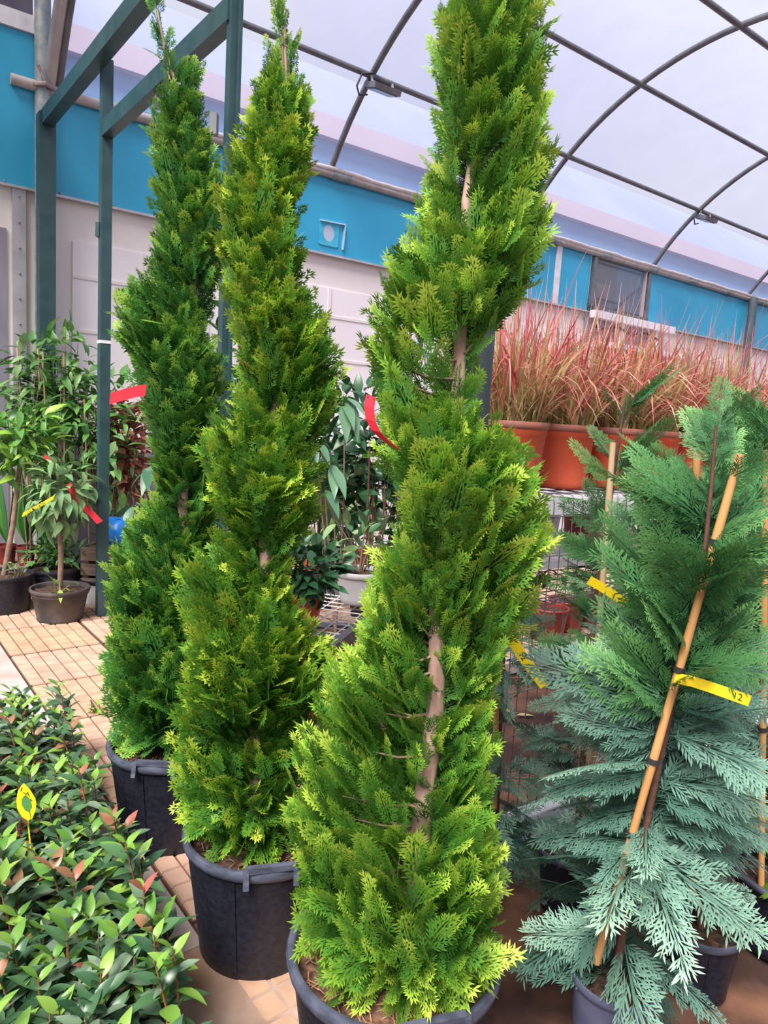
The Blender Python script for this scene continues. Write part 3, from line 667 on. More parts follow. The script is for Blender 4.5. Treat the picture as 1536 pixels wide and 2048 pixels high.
st = MB(); q_ = G(348, 1478, .30); st.lathe(q_-Z*.0, [(.001, .075), (.03, .07), (.048, .04), (.045, .01), (.02, -.01)], 14)
so = st.build('stone', mat('brown_field_stone', (.20, .13, .09), (.11, .075, .055), 9, .8), None, 60); tag(so, 'round brown stone lying on the soil of the dark spiral cypress tub', 'stone')

# ------------------------------------------------------------------ Leyland cypresses with canes
rf_ = np.random.default_rng(5)
FR = [frond_template(rf_) for _ in range(5)]
F_blue = foliage('blue_green_leyland_foliage', [(0, (.065, .16, .12)), (.4, (.095, .21, .16)), (.75, (.21, .38, .29)), (1, (.44, .66, .48))], .5, .25)
F_teal = foliage('green_leyland_foliage', [(0, (.034, .13, .046)), (.4, (.048, .165, .058)), (.75, (.11, .29, .09)), (1, (.30, .55, .18))], .5, .25)
F_lime = foliage('lime_leyland_foliage', [(0, (.05, .17, .02)), (.5, (.12, .35, .03)), (1, (.35, .58, .06))], .5, .3)
def leyland(label, c, h, rt, rb, trunk_px, dep, zones, cane_px, seed, m=M_blackpot, mr=M_rim, mc=M_bamboo, ties=(.25, .5, .75), twist=0.0):
    """trunk_px and cane_px: pixel path at the plant's own distance dep; zones: (t0, t1, count, length, material, droop, up)"""
    global rng
    rng = np.random.default_rng(seed)
    root = thing('leyland_cypress', (c[0], c[1], 0), label, 'potted conifer', 'caned leyland cypresses')
    pot(root, c, rt, rb, h, m=m, mrim=mr, lip=.009, fill=.84, band=False)
    tp_ = [np.array([c[0], c[1], h*.8])]+[D(x, y, dep) for x, y in trunk_px]
    L_ = len(tp_); 
    trk = MB().tube(tp_, np.linspace(.011, .003, L_), 8).build('trunk', M_redbark, root, 70)
    cp = [D(x, y, dep-.032) for x, y in cane_px]
    k = 14; cpts = [cp[0]+(cp[1]-cp[0])*i/k for i in range(k+1)]
    cz = MB().tube(cpts, [.0088 if i % 3 else .0098 for i in range(k+1)], 10).build('cane', mc, root, 40)
    seg = np.array(tp_); acc = np.concatenate([[0], np.cumsum(np.linalg.norm(np.diff(seg, axis=0), axis=1))]); acc /= acc[-1]
    def at(t): return np.array([np.interp(t, acc, seg[:, j]) for j in range(3)])
    for t_ in ties:
        p = cp[0]+(cp[1]-cp[0])*t_; dd = unit(cp[1]-cp[0])
        MB().tube([p-dd*.005, p+dd*.006], .0135, 10).build('tie', M_dark, root)
    for (fm, zs) in zones:
        pos = []; ds_ = []; nr = []; sc = []; bd = []; rn = []
        for (t0, t1, cnt, ln, droop, upv) in zs:
            for _ in range(cnt):
                t_ = rng.uniform(t0, t1); a = rng.uniform(0, 2*math.pi)
                if math.sin(a) < -.30 and rng.uniform() < .8: a = -a
                o = np.array([math.cos(a), math.sin(a), 0])
                l = ln*rng.uniform(.6, 1.2); dd = o+Z*(upv+rng.normal(0, .22))
                pos.append(at(t_)); ds_.append(dd); nr.append(Z*(1-.5*min(1, max(upv, 0)))-np.array([0, .5*min(1, max(upv, 0)), 0])+rng.normal(0, .72+.3*min(1, max(upv, 0)), 3)); sc.append(l); bd.append(droop*rng.uniform(.4, 1.4)); rn.append(rng.uniform(.1, .9))
        V, q, T, Rn = stamp(FR, np.array(pos), np.array(ds_), np.array(nr), np.array(sc), np.array(rn), np.array(bd))
        V[:, 2] = np.maximum(V[:, 2], .02)
        fast('foliage', V, q, {'tip': T, 'rnd': Rn}, fm, root)
    return root
cA = G(1232, 1945, .25)
leyland('blue green cypress in a slate blue pot, tied to a slanting orange cane', cA, .25, .10, .078, [(1255, 1800), (1290, 1660), (1345, 1400), (1385, 1240), (1412, 1080), (1424, 960), (1432, 850)], cA[1],
        [(F_blue, [(.02, .30, 32, .27, .34, -.12), (.22, .60, 72, .25, .32, .05)]), (F_teal, [(.50, .85, 95, .23, .10, .75), (.84, 1.0, 20, .13, .05, 1.1)])],
        [(1192, 1925), (1480, 908)], 21, m=M_bluepot, mr=M_bluepot, ties=(.27, .42, .60, .84))
cB = G(1130, 1815)
leyland('thin green cypress in a black pot before the wire rack, pale cane', cB, .21, .098, .078, [(1155, 1650), (1175, 1400), (1190, 1200), (1215, 1050), (1235, 900), (1250, 800)], cB[1],
        [(F_blue, [(.05, .42, 34, .17, .28, .05)]), (F_teal, [(.42, .8, 46, .17, .14, .45), (.8, 1.0, 14, .19, .0, .9)])],
        [(1165, 1700), (1226, 885)], 22, mc=M_bamboo2, ties=(.3, .5))
cC = G(1388, 1975)
leyland('blue green cypress in a small black pot on an upright cane', cC, .20, .10, .08, [(1395, 1650), (1405, 1450), (1405, 1250), (1400, 1100), (1395, 960)], cC[1],
        [(F_blue, [(.05, .6, 85, .22, .3, .0)]), (F_teal, [(.5, 1.0, 75, .2, .10, .75)])],
        [(1383, 1800), (1393, 905)], 23, ties=(.35, .6))
cD = G(1560, 1890)
leyland('cypress with lime green lower shoots in a wide black tub', cD, .24, .155, .12, [(1540, 1600), (1545, 1400), (1550, 1200), (1550, 1000), (1545, 860)], cD[1],
        [(F_lime, [(.0, .28, 20, .15, .1, .25)]), (F_blue, [(.22, .6, 50, .24, .2, .1)]), (F_teal, [(.5, 1.0, 90, .22, .10, .7)])],
        [(1522, 1800), (1532, 900)], 24, ties=(.4, .6))
cE = np.array([.33, 2.08, 0])
leyland('low blue green cypress behind the tallest spiral, on an orange cane', cE, .21, .10, .08, [(992, 1650), (1000, 1450), (1008, 1300), (1012, 1220)], cE[1],
        [(F_blue, [(.0, .35, 34, .26, .32, -.1), (.35, 1.0, 44, .16, .5, .0)])],
        [(986, 1740), (994, 1330)], 25, ties=(.3,))
rng = np.random.default_rng(99)
# ================================================================== WIRE RACK WITH RED GRASSES
def K(s_, d, z): return rack0 + u*s_ + n*d + Z*z       # along the rack front, towards the camera, height
RT = 1.265; RS0, RS1, RD = -.27, 2.7, .50
rk = thing('wire_rack', K(1, -.3, 0), 'white steel plant rack with grey wire mesh front, carrying potted red grasses', 'plant rack')
def angle_rail(a, b, name='rail'):
    m_ = MB(); a = np.array(a); b = np.array(b)
    m_.bar(a, b, .045, .008).bar(a+n*.02-Z*.03, b+n*.02-Z*.03, .008, .06); return m_.build(name, M_white, rk)
angle_rail(K(RS0, 0, RT), K(RS1, 0, RT)); 
MB().bar(K(RS0, -RD, RT), K(RS1, -RD, RT), .04, .05).build('rail', M_white, rk)
MB().bar(K(RS0, 0, RT-.0), K(RS0, -RD, RT), .04, .05).build('rail', M_white, rk)
for s_ in (RS0+.02, 1.1, RS1-.02):
    for d in (-.03, -RD): MB().bar(K(s_, d, 0), K(s_, d, RT-.03), .035, .035, u).build('leg', M_white, rk)
# bottom rail: white top and white front face
MB().bar(K(RS0, .02, .085), K(RS1, .02, .085), .07, .012).build('bottom_rail', M_white, rk)
MB().bar(K(RS0, .052, .045), K(RS1, .052, .045), .008, .085).build('bottom_rail_face', M_white, rk)
# mesh front, top and middle basket
wv = .052
for i, s_ in enumerate(np.arange(RS0+.02, RS1, wv)):
    MB().tube([K(s_, .03, .10), K(s_, .03, RT-.02), K(s_, .022, RT+.008), K(s_, -.03, RT+.010)], .0022, 5).build('mesh_wire', M_wire, rk, 60)
for z_ in (.26, .42, .58, .74, .90, 1.06, 1.20):
    MB().tube([K(RS0, .033, z_), K(RS1, .033, z_)], .0024, 5).build('mesh_wire', M_wire, rk, 60)
for d in np.arange(-.04, -RD, -.09):
    MB().tube([K(RS0, d, RT+.008), K(RS1, d, RT+.008)], .0025, 5).build('shelf_wire', M_wire, rk, 60)
for s_ in np.arange(RS0+.03, RS1, .10):
    MB().tube([K(s_, -.03, RT+.006), K(s_, -RD, RT+.006)], .0025, 5).build('shelf_wire', M_wire, rk, 60)
# lower white tray and wire basket shelf
MB().bar(K(RS0, -.16, .985), K(RS1, -.16, .985), .10, .03).build('tray_edge', M_white, rk)
MB().box(K((RS0+RS1)/2, -.33, .975), RS1-RS0, .26, .012, u, n).build('tray', M_white, rk)
for d in np.arange(-.05, -.48, -.07): MB().tube([K(RS0, d, .855), K(RS1, d, .855)], .0028, 5).build('shelf_wire', M_wire, rk, 60)
for s_ in np.arange(RS0+.03, RS1, .09): MB().tube([K(s_, -.02, .875), K(s_, -.05, .855), K(s_, -.46, .855)], .0025, 5).build('shelf_wire', M_wire, rk, 60)

F_grass = foliage('red_and_straw_grass', [(0, (.30, .25, .09)), (.16, (.62, .47, .24)), (.32, (.40, .33, .10)), (.46, (.66, .38, .24)), (.60, (.68, .17, .17)), (.78, (.52, .07, .10)), (.9, (.70, .30, .28)), (1, (.74, .50, .42))], .85, .3, .6)
def grass_pot(c, z0, seed, label, m=M_terra, nb=330, hgt=.44):
    global rng
    rng = np.random.default_rng(seed)
    root = thing('red_grass_pot', (c[0], c[1], z0), label, 'potted grass', 'red grasses on the rack')
    pot(root, c, .116, .094, .245, m=m, mrim=M_terrarim, lip=.010, fill=.9, band=True, z0=z0, seam=False)
    ns = 7; t = np.linspace(0, 1, ns)[None, :]
    a = rng.uniform(0, 2*math.pi, nb); r = .095*np.sqrt(rng.uniform(0, 1, nb)); base = np.stack([c[0]+r*np.cos(a), c[1]+r*np.sin(a), np.full(nb, z0+.225)], 1)
    a2 = a+rng.normal(0, 1.1, nb); o = np.stack([np.cos(a2), np.sin(a2), np.zeros(nb)], 1)
    Lh = hgt*np.where(rng.uniform(0, 1, nb) < .55, rng.uniform(.30, .75, nb), rng.uniform(.70, 1.3, nb))
    lean = rng.uniform(-.2, .55, nb); bend = np.where(rng.uniform(0, 1, nb) < .58, rng.uniform(.4, 1.2, nb), rng.uniform(-.1, .35, nb)); wd = rng.uniform(.0022, .0056, nb)*np.where(Lh > .36, 1.25, .8)
    tall = rng.uniform(0, 1, nb) < .05; Lh[tall] *= 1.25; wd[tall] *= .55; bend[tall] *= .3
    zz = Lh[:, None]*(t*(1-.12*lean[:, None])-.75*bend[:, None]*t**3); hh = Lh[:, None]*(lean[:, None]*t+.55*bend[:, None]*t**2)
    C = base[:, None, :]+o[:, None, :]*hh[:, :, None]+np.array([0, 0, 1.0])*zz[:, :, None]
    fa = rng.uniform(0, math.pi, nb); sd_ = np.stack([np.cos(fa), np.sin(fa), np.zeros(nb)], 1)
    ww = wd[:, None]*np.clip(1.0-t**2.2, .06, 1)
    Vl = C-sd_[:, None, :]*ww[:, :, None]; Vr = C+sd_[:, None, :]*ww[:, :, None]
    V = np.stack([Vl, Vr], 2).reshape(-1, 3)
    q = []; idx = np.arange(nb)[:, None]*(ns*2)+np.arange(ns-1)[None, :]*2; idx = idx.ravel()
    Q = np.stack([idx, idx+1, idx+3, idx+2], 1)
    T = np.repeat((t*np.clip(Lh/hgt, .35, 1.05)[:, None]*.80+.04).ravel(), 2); R_ = np.repeat(rng.uniform(0, 1, nb), ns*2)
    fast('grass_blades', V, Q, {'tip': T, 'rnd': R_}, F_grass, root)
gs = [(-.155, -.13), (.14, -.15), (.43, -.13), (.72, -.15), (1.01, -.14), (1.30, -.15), (1.60, -.14), (1.90, -.15), (2.2, -.15), (2.5, -.15), (.0, -.39), (.29, -.39), (.58, -.39), (.87, -.39), (1.16, -.39), (1.45, -.39)]
for k, (s_, d) in enumerate(gs):
    od = ['first', 'second', 'third', 'fourth', 'fifth', 'sixth', 'seventh', 'eighth', 'ninth', 'tenth', 'eleventh', 'twelfth'][k if d > -.3 else k-10]
    grass_pot(K(s_, d, 0), RT+.013, 200+k, 'red and straw grass in an orange pot at the mesh front, %s from the column' % od if d > -.3 else 'red and straw grass pot, wall side of the rack, %s from the column' % od, nb=560 if k < 6 else 360)

def plain_pot(name, c, rt, rb, h, m, label, z0=0.0, group=None, band=True, fill=.85, soil=M_soil):
    r_ = thing(name, (c[0], c[1], z0), label, 'pot', group); pot(r_, c, rt, rb, h, m=m, mrim=m, lip=.008, fill=fill, band=band, z0=z0, seam=False, soil=soil); return r_
for s_, m, nm, lb in ((.02, M_terra, 'plant_pot', 'orange pot standing on the white tray inside the wire rack'), (.24, M_whitepot, 'plant_pot', 'pale grey pot standing on the white tray inside the wire rack'), (.52, M_redpot, 'plant_pot', 'dark red pot standing on the white tray inside the wire rack'), (-.19, M_redpot, 'plant_pot', 'dark red pot on the tray at the column end of the rack')):
    plain_pot(nm, K(s_, -.32, 0), .085, .07, .19, m, lb, .982)
for (x_, y_), lb in (((1092, 1280), 'dark red pot standing on the pavers behind the wire rack'), ((1130, 1262), 'smaller dark red pot on the pavers behind the wire rack'), ((1185, 1255), 'dark red pot on the pavers, half hidden by the thin cypress')):
    cq = G(x_, y_); plain_pot('plant_pot', cq, .14, .11, .25, M_redpot, lb)
# leafy plant resting in the basket shelf
LF_dark = [leaf_mesh('dark_leaf', 1, .42, .2, .25, m=mat('dark_glossy_leaf', (.05, .16, .06), (.025, .085, .035), perobj=True, rough=.32, spec=.5, trans=.12))]
LF_mid = [leaf_mesh('mid_leaf', 1, .40, .25, .3, m=mat('mid_green_leaf', (.17, .36, .08), (.06, .19, .045), perobj=True, rough=.4, trans=.25)), leaf_mesh('mid_leaf', 1, .36, .3, .5, m=MATS['mid_green_leaf'])]
LF_lime = [leaf_mesh('lime_leaf', 1, .34, .3, .35, m=mat('bright_young_leaf', (.36, .60, .07), (.14, .36, .04), perobj=True, rough=.4, trans=.3))]
LF_sage = [leaf_mesh('sage_leaf', 1, .40, .25, .4, m=mat('sage_green_leaf', (.28, .42, .18), (.12, .25, .10), perobj=True, rough=.45, trans=.2))]
LF_brown = [leaf_mesh('dry_leaf', 1, .55, .4, .3, m=mat('dry_brown_leaf', (.50, .22, .14), (.26, .09, .055), perobj=True, rough=.7, trans=.2))]
LF_big = [leaf_mesh('long_leaf', 1, .30, .25, .35, 7, .8, m=mat('long_grey_green_leaf', (.17, .32, .19), (.06, .17, .09), perobj=True, rough=.35, spec=.5, trans=.12))]

def leafy(name, label, cat, c, zc, rad, nleaf, ll, leaves, group=None, stem=M_bark2, trunk=None, seed=1, droop=0.0, pots=None, z0=0.0, stems=7, shell=.55, canes=(), center=None):
    """a broad-leaved plant: optional pot, trunk or stems, canes and single leaves round twigs inside an ellipsoid"""
    global rng
    rng = np.random.default_rng(seed)
    base = np.array([c[0], c[1], z0]); root = thing(name, base, label, cat, group)
    if pots: pot(root, c, z0=z0, seam=False, **pots)
    cen = np.array([c[0], c[1], zc]) if center is None else np.array(center, float); rad = np.array(rad, float)
    st0 = base+Z*((pots['h']*pots.get('fill', .82)-.01) if pots else .0)
    if trunk: MB().tube([st0, st0*.5+cen*.5+np.array([.01, 0, 0])-Z*(rad[2]*.3), cen-Z*rad[2]*.55], [trunk*1.1, trunk, trunk*.9], 9).build('trunk', stem, root, 60); hub = cen-Z*rad[2]*.6
    else: hub = st0
    tips = []
    for k in range(stems):
        while True:
            v = rng.normal(0, 1, 3); v /= np.linalg.norm(v)
            if v[2] > -.5: break
        e = cen+v*rad*rng.uniform(.55, .95); midp = hub*.45+e*.55+rng.normal(0, .02, 3)+Z*.02
        MB().tube([hub+rng.normal(0, .006, 3)*[1, 1, 0], midp, e], [.006, .004, .002], 5).build('stem', stem, root, 60); tips.append((hub, midp, e))
    for (a_, b_, cm) in canes: MB().tube([a_, b_], .007, 6).build('cane', cm, root, 60)
    for k in range(nleaf):
        v = rng.normal(0, 1, 3); v /= np.linalg.norm(v); rr = rng.uniform(0, 1)**shell
        p = cen+v*rad*rr; p[2] = max(p[2], z0+.03)
        d = v*np.array([1, 1, .6])+rng.normal(0, .5, 3)+Z*(.15-droop)
        put_leaf(leaves[k % len(leaves)], root, base, p, d, Z*1.2+v*.6+rng.normal(0, .4, 3), ll*rng.uniform(.6, 1.25))
    return root
leafy('basket_plant', 'low dark leafy plant growing through the wire basket of the rack', 'plant', K(.18, -.3, 0), .94, (.28, .16, .05), 60, .06, LF_dark, seed=31, z0=.86, stems=4)

# ================================================================== SHRUBS IN THE LOWER LEFT
ml_dark = mat('photinia_dark_leaf', (.085, .19, .075), (.022, .07, .036), perobj=True, rough=.30, spec=.55, trans=.12)
ml_light = mat('photinia_young_leaf', (.32, .52, .09), (.11, .29, .045), perobj=True, rough=.35, spec=.5, trans=.3)
ml_red = mat('photinia_red_leaf', (.46, .12, .10), (.30, .17, .08), perobj=True, rough=.35, spec=.5, trans=.2)
ml_grey = mat('photinia_grey_green_leaf', (.22, .30, .20), (.085, .155, .095), perobj=True, rough=.28, spec=.6, trans=.1)
SH_L = {k: [leaf_mesh('shrub_leaf', 1, .42, .28, c_, 5, .85, m=mm) for c_ in (.12, .35)] for k, mm in (('d', ml_dark), ('l', ml_light), ('r', ml_red), ('g', ml_grey))}
M_redstem = mat('reddish_shoot', (.32, .08, .05), (.20, .14, .05), 20, .5)
def shrub(c, top, spread, seed, nshoot, ll, label):
    rg = np.random.default_rng(seed); base = np.array([c[0], c[1], 0.0])
    root = thing('laurel_shrub', base, label, 'shrub', 'low potted shrubs beside the pavers')
    pot(root, c, .076, .062, .15, lip=.006, fill=.85, seam=False)
    for k in range(nshoot):
        a = 2*math.pi*(k+rg.uniform(-.3, .3))/nshoot; rr = spread*math.sqrt((k+.6)/nshoot) if k else .02
        tip = base+np.array([math.cos(a)*rr, math.sin(a)*rr, top*rg.uniform(.86, 1.08)-.09*(rr/spread)**2])
        b0 = base+Z*.13+np.array([math.cos(a), math.sin(a), 0])*.02; mid_ = b0*.45+tip*.55+np.array([math.cos(a), math.sin(a), 0])*.03
        MB().tube([b0, mid_, tip], [.0035, .003, .0018], 5).build('stem', M_redstem, root, 60)
        dirn = unit(tip-mid_); young = rg.uniform(0, 1); nl = 13
        for j in range(nl):
            t_ = j/(nl-1); p = mid_*(1-t_)+tip*t_ if t_ > .0 else mid_
            p = b0*(1-(.35+.65*t_))+tip*(.35+.65*t_) + (mid_-(b0*.45+tip*.55))*(1-t_)
            ph = j*2.4+rg.uniform(-.4, .4); e = np.array([math.cos(ph), math.sin(ph), 0]); upw = .15+1.1*t_**2+rg.uniform(-.2, .25)
            d = e+dirn*upw
            if t_ > .84: kind_ = 'l' if young < .55 else ('r' if young > .86 else 'd')
            else: kind_ = ('d', 'g', 'd', 'd', 'l', 'g')[int(rg.integers(0, 6))] if rg.uniform() > .035 else 'r'
            s_ = ll*rg.uniform(.75, 1.2)*(.72 if t_ > .84 else 1.0)
            put_leaf(SH_L[kind_][j % 2], root, base, p, d, Z*1.0-e*.5+rg.normal(0, .25, 3), s_)
shr = []
hz = .37
rgx = np.random.default_rng(77)
for yrow in np.arange(.98, 2.75, .17):
    # right-hand edge of the bed, read off the photograph at leaf height
    ex = np.interp(yrow, [1.0, 1.25, 1.6, 2.0, 2.35, 2.7], [-.28, -.30, -.47, -.80, -1.02, -1.24])
    lx = -.60*yrow-.16
    xx = ex-.07
    while xx > lx:
        shr.append((xx+rgx.uniform(-.03, .03), yrow+rgx.uniform(-.04, .04), xx > ex-.12)); xx -= .175
for k, (x_, y_, edge) in enumerate(shr):
    shrub((x_, y_), hz*(1.0+.10*rgx.uniform(-1, 1)), .125, 500+k, 8 if y_ < 2.0 else 7, .074 if y_ < 1.9 else .070,
          'low glossy green shrub with reddish young leaves at the edge of the paving' if edge else 'low glossy green shrub with reddish young leaves inside the dense bed')

# ================================================================== PLANTS IN THE BACKGROUND, LEFT
def pz(c, px, py): return D(px, py, c[1])
cT1 = G(120, 1240)
leafy('citrus_standard', 'small sage leaved citrus standard in a dirty grey pot beside the green post', 'potted tree', cT1, 0, (.22, .20, .27), 290, .115, LF_sage, trunk=.017, seed=41, droop=.45, stems=10,
      pots=dict(rt=.185, rb=.145, h=.235, m=M_dirtypot, mrim=M_dirtypot, band=True, fill=.86, lip=.012), center=pz(cT1, 118, 985))
cT2 = G(8, 1222)
leafy('citrus_standard', 'bright green citrus standard in a black pot at the end of the paving', 'potted tree', cT2, 0, (.27, .20, .27), 295, .125, LF_lime+LF_mid, trunk=.018, seed=42, droop=.05, stems=10,
      pots=dict(rt=.19, rb=.165, h=.275, m=M_blackpot, mrim=M_blackpot, fill=.9, lip=.01), center=pz(cT2, 40, 885))
for k, (px, py, lb, lv, cx, cy, rx, rz, sd_) in enumerate([
        (125, 1176, 'tall climbing citrus tied to thin canes before the cream wall', LF_mid, 125, 800, .34, .62, 43),
        (200, 1178, 'leafy climber on thin canes behind the green portal post', LF_mid+LF_sage, 205, 890, .30, .62, 44),
        (88, 1170, 'dark leaved climber rising against the aluminium strip', LF_mid+LF_dark, 75, 790, .25, .50, 45)]):
    cc_ = G(px, py); ce = pz(cc_, cx, cy)
    leafy('cane_climber', lb, 'climbing plant', cc_, 0, (rx, .20, rz), 298, .135, lv, seed=sd_, stems=9, droop=.25, pots=dict(rt=.10, rb=.08, h=.2, m=M_blackpot, mrim=M_blackpot, fill=.85), center=ce,
          canes=[((cc_[0]+dx, cc_[1]-.05, .2), (ce[0]+dx*1.6, ce[1]-.12, ce[2]+.35), M_bamboo2) for dx in (-.06, .04)])
# one tall shoot above them
cs_ = G(120, 1185)
leafy('tall_shoot', 'slender leafy shoot rising highest before the cream wall', 'plant', cs_, 0, (.10, .08, .22), 26, .11, LF_mid, seed=46, stems=3, center=pz(cs_, 135, 690))
leafy('tall_shoot', 'round leaved pale shoot beside the aluminium strip', 'plant', G(60, 1188), 0, (.14, .08, .12), 12, .12, LF_sage, seed=47, stems=3, center=pz(G(60, 1188), 55, 710))
# strap-leaved palm at the edge
M_strap = mat('strap_leaf', (.22, .36, .14), (.09, .22, .09), perobj=True, rough=.4, trans=.2)
strap = leaf_mesh('strap_leaf', 1, .06, .3, .55, 7, .6, m=M_strap)
cp_ = G(-85, 1200); rp = thing('strap_palm', cp_, 'strap leaved palm drooping in front of the lilac panel', 'plant')
pot(rp, cp_, .12, .10, .25, seam=False)
hubp = pz(cp_, -20, 800); MB().tube([cp_+Z*.2, hubp], [.03, .02], 8).build('trunk', M_bark2, rp, 60)
for k in range(26):
    a = rng.uniform(0, 2*math.pi); put_leaf(strap, rp, cp_, hubp, np.array([math.cos(a), math.sin(a), rng.uniform(.4, 1.3)]), Z-.3*np.array([math.cos(a), math.sin(a), 0]), rng.uniform(.32, .48))
# dry brown hedge
for px, sd_, lb in ((255, 48, 'dry brown leaved bush standing behind the dark spiral cypress'), (225, 49, 'dry brown leaved bush half hidden by the portal post')):
    cc_ = G(px, 1168); leafy('dry_bush', lb, 'bush', cc_, 0, (.26, .16, .46), 298, .10, LF_brown, seed=sd_, stems=8, center=pz(cc_, px, 900), pots=dict(rt=.14, rb=.11, h=.22))
cc_ = G(232, 1150); leafy('low_climber', 'pale leaved climber on white canes beside the dry brown bush', 'climbing plant', cc_, 0, (.22, .15, .45), 110, .09, LF_sage+LF_mid, seed=50, stems=6, center=pz(cc_, 240, 960), droop=.3,
      canes=[((cc_[0]+.25, cc_[1]-.1, .1), (cc_[0]+.27, cc_[1]-.1, 1.35), M_white), ((cc_[0]+.12, cc_[1]-.1, .1), (cc_[0]+.12, cc_[1]-.1, 1.3), M_bamboo2)], pots=dict(rt=.14, rb=.11, h=.22))
# long drooping leaves behind the dark spiral
def big_leaf_plant(label, c, hub_px, nl, ll, seed, spread=1.0, dep=None, down=.5):
    rg = np.random.default_rng(seed); dep = dep or c[1]; base = np.array([c[0], c[1], 0.0]); root = thing('long_leaf_plant', base, label, 'plant', 'long leaved plants')
    pot(root, c, .14, .11, .22, seam=False)
    for (hx, hy, cnt) in hub_px:
        h_ = D(hx, hy, dep); MB().tube([base+Z*.18, base*.35+h_*.65-Z*.1+np.array([.02, 0, 0]), h_], [.008, .006, .004], 6).build('stem', M_bark2, root, 60)
        for k in range(cnt):
            a = rg.uniform(0, 2*math.pi); o = np.array([math.cos(a)*spread, math.sin(a)*spread, -down+rg.uniform(-.35, .55)])
            put_leaf(LF_big[0], root, base, h_+rg.normal(0, .015, 3), o, Z+np.array([math.cos(a), math.sin(a), 0])*.6, ll*rg.uniform(.75, 1.2))
cc_ = G(300, 1200); big_leaf_plant('plant with long drooping grey green leaves between post and dark spiral', cc_, [(298, 935, 9), (270, 1010, 7)], 0, .26, 51)
# dark strelitzia-like plants in small red pots
LF_strel = leaf_mesh('paddle_leaf', 1, .24, .35, .18, 7, .9, m=mat('paddle_green_leaf', (.10, .30, .06), (.035, .15, .04), perobj=True, rough=.35, trans=.2))
bn = D(33, 1130, 5.4); bn[2] = 0
bnt = thing('plank_bench', bn, 'low plank bench carrying the dark red pots of paddle leaved plants', 'bench')
MB().box(bn+Z*.20, .62, .22, .03).build('plank', mat('bench_wood', (.22, .15, .11), (.14, .09, .07), 9, .8), bnt)
for sx in (-.26, .26): MB().box(bn+[sx, 0, .0925], .05, .20, .185).build('trestle', MATS['bench_wood'], bnt)
for k, (px, py) in enumerate([(48, 1128), (28, 1136), (12, 1146), (-5, 1156)]):
    c_ = bn+np.array([.225-.15*k, 0, .216]); r_ = thing('paddle_leaf_plant', c_, 'upright paddle leaved plant in a dark red pot behind the citrus standards', 'potted plant', 'paddle leaved plants in red pots')
    pot(r_, c_, .068, .055, .15, m=M_redpot, mrim=M_redpot, seam=False, band=True, z0=.216)
    for j in range(6):
        a = rng.uniform(0, 6.28); put_leaf(LF_strel, r_, c_, c_+Z*.17, np.array([math.cos(a)*.3, math.sin(a)*.3, 1]), np.array([math.cos(a), math.sin(a), .3]), rng.uniform(.40, .60))
cw = G(112, 1201); leafy('parsley_pot', 'wide black pot of bushy green herbs behind the dirty grey pot', 'potted plant', cw, .36, (.24, .20, .10), 260, .07, LF_mid+LF_dark, seed=53, stems=8, pots=dict(rt=.19, rb=.16, h=.26, m=M_blackpot, mrim=M_blackpot, fill=.9))
cw = G(196, 1208); leafy('white_pot_climber', 'white pot with a dark inner pot beside the green post', 'potted plant', cw, .55, (.12, .1, .28), 34, .08, LF_dark+LF_sage, seed=54, stems=4, pots=dict(rt=.125, rb=.10, h=.20, m=M_whitepot, mrim=M_blackpot, fill=.8))
for px, py, lb, sd_ in ((60, 1170, 'weedy tuft growing in the soil of the black citrus pot', 55),):
    leafy('weed_tuft', lb, 'weed', pz(cT2, 45, 1150)+[0, -.06, 0], .33, (.06, .06, .07), 30, .05, LF_sage, seed=sd_, z0=.255, stems=4)
leafy('weed_tuft', 'pale broad leaved weed in the dirty grey pot', 'weed', cT1+[.03, -.08, 0], .25, (.10, .06, .035), 12, .085, LF_sage+LF_lime, seed=56, z0=.205, stems=3)
leafy('weed_tuft', 'tiny grass weed growing in a paver joint by the dark spiral tub', 'weed', G(195, 1428), .03, (.035, .03, .03), 22, .035, LF_lime, seed=57, stems=3)
# blue sack on a crate
cb = D(236, 1090, 5.3); cb[2] = 0; hb_ = 1.5-(1090-806)/FPX*5.3
ck = thing('wooden_crate', cb, 'grey brown wooden crate under the blue plastic sack', 'crate')
mk = mat('grey_brown_wood', (.30, .22, .17), (.20, .14, .10), 10, .8, stretch=(1, 1, 5))
for z_ in np.arange(.05, hb_-.03, .11):
    for sx, sy, w1, w2 in ((0, -.16, .42, .02), (0, .16, .42, .02), (-.2, 0, .02, .30), (.2, 0, .02, .30)): MB().box(cb+[sx, sy, z_], w1, w2, .085).build('slat', mk, ck)
for sx in (-.18, .18):
    for sy in (-.13, .13): MB().box(cb+[sx, sy, hb_/2], .03, .03, hb_).build('corner_post', mk, ck)
MB().box(cb+[0, 0, hb_-.008], .42, .34, .016).build('lid', mk, ck)
bgm = MB(); prof = [(.001, .21), (.06, .20), (.11, .16), (.135, .09), (.13, .03), (.10, .0)]
bgm.lathe(cb+Z*(hb_+.001), prof, 22); bgm.v = [(a+.018*math.sin(b*40+c*30), b, c+.008*math.sin(a*60)) for a, b, c in bgm.v]
bgm.v = [(a, b, max(c, hb_+.001)) for a, b, c in bgm.v]
bg_ = bgm.build('blue_sack', M_bluebag, None, 60); tag(bg_, 'bright blue plastic sack bulging behind the green portal post', 'sack')

